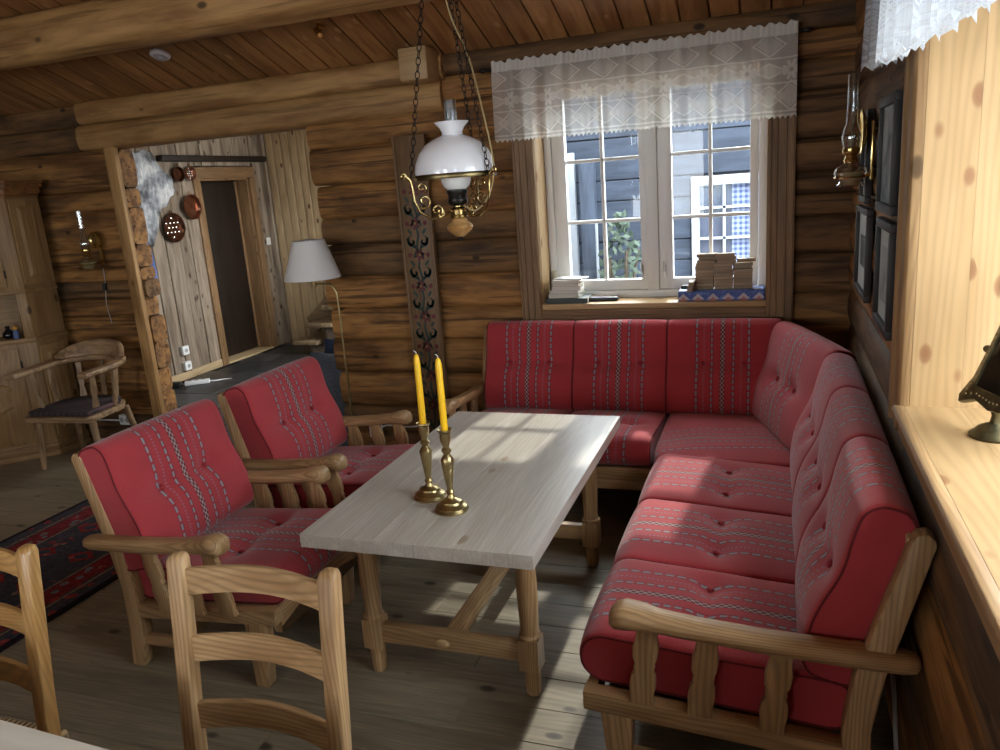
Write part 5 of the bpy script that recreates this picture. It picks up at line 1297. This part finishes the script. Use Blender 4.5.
fo = link('fur', me, hd); md = fo.modifiers.new('thick', 'SOLIDIFY'); md.thickness = .022; md.offset = 1
# blue coat hanging below the hide
bc = thing('blue_coat', 'blue coat hanging by the passage edge under the hide', 'coat', (HX + .03, 5.27, .85))
CLO = flat('blue_cloth', (.09, .13, .30), .9, nscale=12, namp=.3)
rings = []
for i in range(13):
    f = i/12; z = lerp(0, .62, f); wy = pw([(0, .17), (.6, .14), (.85, .11), (1, .04)], f); wx = pw([(0, .07), (.6, .06), (1, .03)], f)
    rings.append([(.07 + wx*math.cos(R(q*20))*(1 + .25*math.sin(q*2.1)), wy*math.sin(R(q*20)), z) for q in range(18)])
MB().loft(rings).build('body', CLO, bc, sharp=80)
MB().tube(smooth([(.09, .10, .55), (.11, .15, .40), (.12, .16, .20), (.12, .15, .06)]), [.045]*18 + [.04], 10).build('sleeve', CLO, bc, sharp=80)
MB().tube([(.01, 0, .60), (.05, 0, .61), (.06, 0, .64)], .006, 6).build('hook', IRON, bc)
# staircase
st = sempty('staircase', 'wooden stair rising along the end wall of the hall', 'staircase')
TRD = lambda a: wood('stair_tread', (.15, .10, .055), (.36, .26, .15), a, .8, .5, .1, .1)
for i in range(9):
    x0 = -4.80 + i*.20; z1 = .15 + i*.185
    MB().box(x0, x0 + .30, 6.80, 7.42, z1 - .04, z1).build('tread', TRD('y'), st, bevel=.006)
    MB().box(x0 + .20, x0 + .225, 6.82, 7.42, z1 - .185 if i else 0, z1 - .04).build('riser', flat('riser_dark', (.05, .033, .02), .7), st)
MB().prism([(-4.98, .10), (-4.75, .05), (-3.1, 1.60), (-3.1, 1.85)], 'y', 7.40, 7.44).build('stringer', TRD('x'), st) if False else None
sg = [(0.04, -4.97), (.30, -4.97), (1.86, -3.25), (1.60, -3.20)]
MB().prism(sg, 'y', 7.395, 7.435).build('stringer', TRD('x'), st, bevel=.004)
# cushions on the hall floor against the log ends
def floor_cushion(label, loc, rot, w, h, t_, mat):
    t = thing('floor_cushion', label, 'cushion', loc); t.rotation_euler = rot
    def fn(sgn): return lambda u, v: ((u - .5)*w*(1 - .06*math.sin(math.pi*v)), sgn*t_*(max(0, math.sin(math.pi*u)*math.sin(math.pi*v)))**.45, v*h*(1) + .0)
    MB().grid(fn(-1), 14, 14).grid(fn(1), 14, 14).build('cover', mat, t, sharp=80)
    return t
GREYC = flat('grey_cushion', (.085, .10, .125), .95, nscale=90, namp=.3); NAVY = flat('navy_cushion', (.02, .035, .075), .95, nscale=60, namp=.3)
floor_cushion('dark grey cushion leaning by the log ends in the hall passage', (-2.80, D + .12, 0), (R(-12), 0, R(-14)), .44, .60, .085, GREYC)
floor_cushion('navy cushion tucked behind the dark grey cushion in the passage', (-2.79, D + .33, 0), (R(-9), R(3), R(-10)), .46, .64, .08, NAVY)

# ------------------------------------------------------------------ outside
ground = struct(MB().box(-40, 40, 4.45, 60, -.62, -.5).build('ground', flat('gravel', (.32, .31, .29), .95, nscale=2, namp=.2), smooth=False), 'pale gravel yard outside the windows', 'ground')
ground2 = struct(MB().box(.9, 40, -30, 4.45, -.62, -.5).build('ground_side', flat('gravel', (.32, .31, .29), .95), smooth=False), 'pale gravel beside the house', 'ground')
nh = thing('neighbour_cabin', 'dark weathered plank cabin with white window across the yard', 'building', (0, 8.0, 0))
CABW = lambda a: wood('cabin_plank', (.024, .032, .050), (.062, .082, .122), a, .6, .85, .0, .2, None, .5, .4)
EH = 2.50
NW = (-.80, .02, .40, 1.53)
z = -.5; i = 0
while z < EH:
    h = .205; 
    segs = [(-2.35, 3.5)] if (z >= NW[3] or z + h <= NW[2]) else [(-2.35, NW[0] - .01), (NW[1] + .01, 3.5)]
    for a, b in segs: MB().box(a, b, 0, .04, z + .004, z + h - .004).build('plank', CABW('x'), nh, bevel=.008, seg=1)
    z += h
MB().box(-2.34, 3.5, .04, 3.0, -.5, EH).build('wall_core', flat('cabin_dark', (.03, .03, .035), .9), nh, smooth=False)
MB().prism([(-.12, EH - .02), (3.2, EH + .25), (3.2, EH + .35), (-.12, EH + .06)], 'x', -2.4, 3.6).build('roof', flat('roof_felt', (.05, .05, .06), .9), nh, smooth=False)
nw = MB(); a, b, c, d = NW
nw.box(a, a + .075, -.05, .03, c, d); nw.box(b - .075, b, -.05, .03, c, d); nw.box(a + .0751, b - .0751, -.05, .03, d - .09, d); nw.box(a + .0751, b - .0751, -.05, .03, c, c + .1)
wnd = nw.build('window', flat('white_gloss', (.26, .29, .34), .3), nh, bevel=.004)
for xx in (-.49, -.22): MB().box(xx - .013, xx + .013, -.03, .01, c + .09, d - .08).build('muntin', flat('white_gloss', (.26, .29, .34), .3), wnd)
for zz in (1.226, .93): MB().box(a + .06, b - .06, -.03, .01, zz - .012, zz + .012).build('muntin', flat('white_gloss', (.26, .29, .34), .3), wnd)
gn = M('checked_curtain', (.2, .25, .4), .8); gx, gy, gz_ = gn.sep(gn.coord('Object'))
gn.col(gn.mix(((gx/.05).fract().lt(.5))*.5 + ((gz_/.05).fract().lt(.5))*.5, (.20, .24, .34), (.03, .05, .14)))
MB().box(-.42, b - .06, .02, .035, c + .08, d - .08).build('checked_curtain', gn.mat, wnd, smooth=False)
MB().box(a + .06, -.42, .03, .036, c + .08, d - .08).build('dark_pane', flat('cabin_glass', (.06, .075, .11), .1), wnd, smooth=False)
# porch to the left of the cabin
po = thing('porch_post', 'dark square post of the porch across the yard', 'post', (-1.80, 7.85, -.5)); MB().box(-.075, .075, -.06, .06, 0, 2.28).build('shaft', CABW('z'), po, bevel=.006); MB().box(-.1, .1, -.08, .08, 0, .12).build('foot', CABW('z'), po, bevel=.006)
pd = thing('porch_door', 'white framed glass porch door across the yard', 'door', (-2.08, 7.95, -.5))
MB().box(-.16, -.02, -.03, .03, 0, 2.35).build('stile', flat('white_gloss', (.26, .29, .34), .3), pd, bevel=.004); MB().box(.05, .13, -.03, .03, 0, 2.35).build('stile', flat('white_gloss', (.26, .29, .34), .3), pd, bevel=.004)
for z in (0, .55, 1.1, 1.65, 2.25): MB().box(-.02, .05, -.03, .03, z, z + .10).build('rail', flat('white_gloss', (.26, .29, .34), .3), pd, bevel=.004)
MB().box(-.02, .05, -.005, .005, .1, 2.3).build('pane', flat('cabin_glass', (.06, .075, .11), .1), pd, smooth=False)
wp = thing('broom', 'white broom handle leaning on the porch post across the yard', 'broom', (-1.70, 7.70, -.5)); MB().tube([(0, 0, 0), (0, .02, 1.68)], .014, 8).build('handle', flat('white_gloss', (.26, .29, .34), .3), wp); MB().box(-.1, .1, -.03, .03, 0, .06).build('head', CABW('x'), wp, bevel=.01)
def leafy(label, loc, h, w, seed, n=420):
    t = thing('shrub', label, 'shrub', loc); rg = random.Random(seed); mb = MB()
    for i in range(n):
        a = rg.uniform(0, 6.28); zz = h*(.2 + .8*rg.random()); r = w*math.sqrt(rg.random())*math.sin(math.pi*min(1, .15 + .8*zz/h)); c = Vector((r*math.cos(a), r*math.sin(a), zz))
        u = Vector((rg.gauss(0, 1), rg.gauss(0, 1), rg.gauss(0, 1))).normalized(); v = u.orthogonal().normalized(); s_ = .05
        mb.add([c - u*s_, c + v*s_*.5, c + u*s_, c - v*s_*.5], [(0, 1, 2, 3)])
    f = mb.build('foliage', flat('leaf', (.030, .050, .032), .6, nscale=9, namp=.5), t, smooth=False, fix=False); f['kind'] = 'stuff'
    mb = MB()
    for a in range(5): mb.tube([(0, 0, 0), (.1*math.cos(a*1.3)*w, .1*math.sin(a*1.3)*w, h*.4), (.5*math.cos(a*1.3)*w, .5*math.sin(a*1.3)*w, h*.8)], .014, 5)
    mb.build('stem', flat('bark', (.06, .045, .03), .9), t)
leafy('green shrub standing in for glass reflections against the cabin across the yard', (-1.42, 7.50, -.5), 1.75, .34, 3, 330)  # shrub added in place of green reflections in the left casement glass

# ------------------------------------------------------------------ put every thing's origin at its own base
bpy.context.view_layer.update()
def _pts(o):
    out = [o.matrix_world @ Vector(c) for c in o.bound_box] if o.type == 'MESH' else []
    for c in o.children: out += _pts(c)
    return out
for o in [o for o in COL.objects if o.parent is None and o.type in ('EMPTY', 'MESH') and 'category' in o]:
    p = _pts(o)
    if not p: continue
    base = Vector(((min(q.x for q in p) + max(q.x for q in p))/2, (min(q.y for q in p) + max(q.y for q in p))/2, min(q.z for q in p)))
    if (base - o.location).length < .5: continue
    d = o.matrix_world.to_3x3().inverted() @ (base - o.location)
    if o.type == 'MESH':
        if o.data.users > 1: continue
        o.data.transform(Matrix.Translation(-d))
    for c in o.children: c.location -= d
    o.location = base
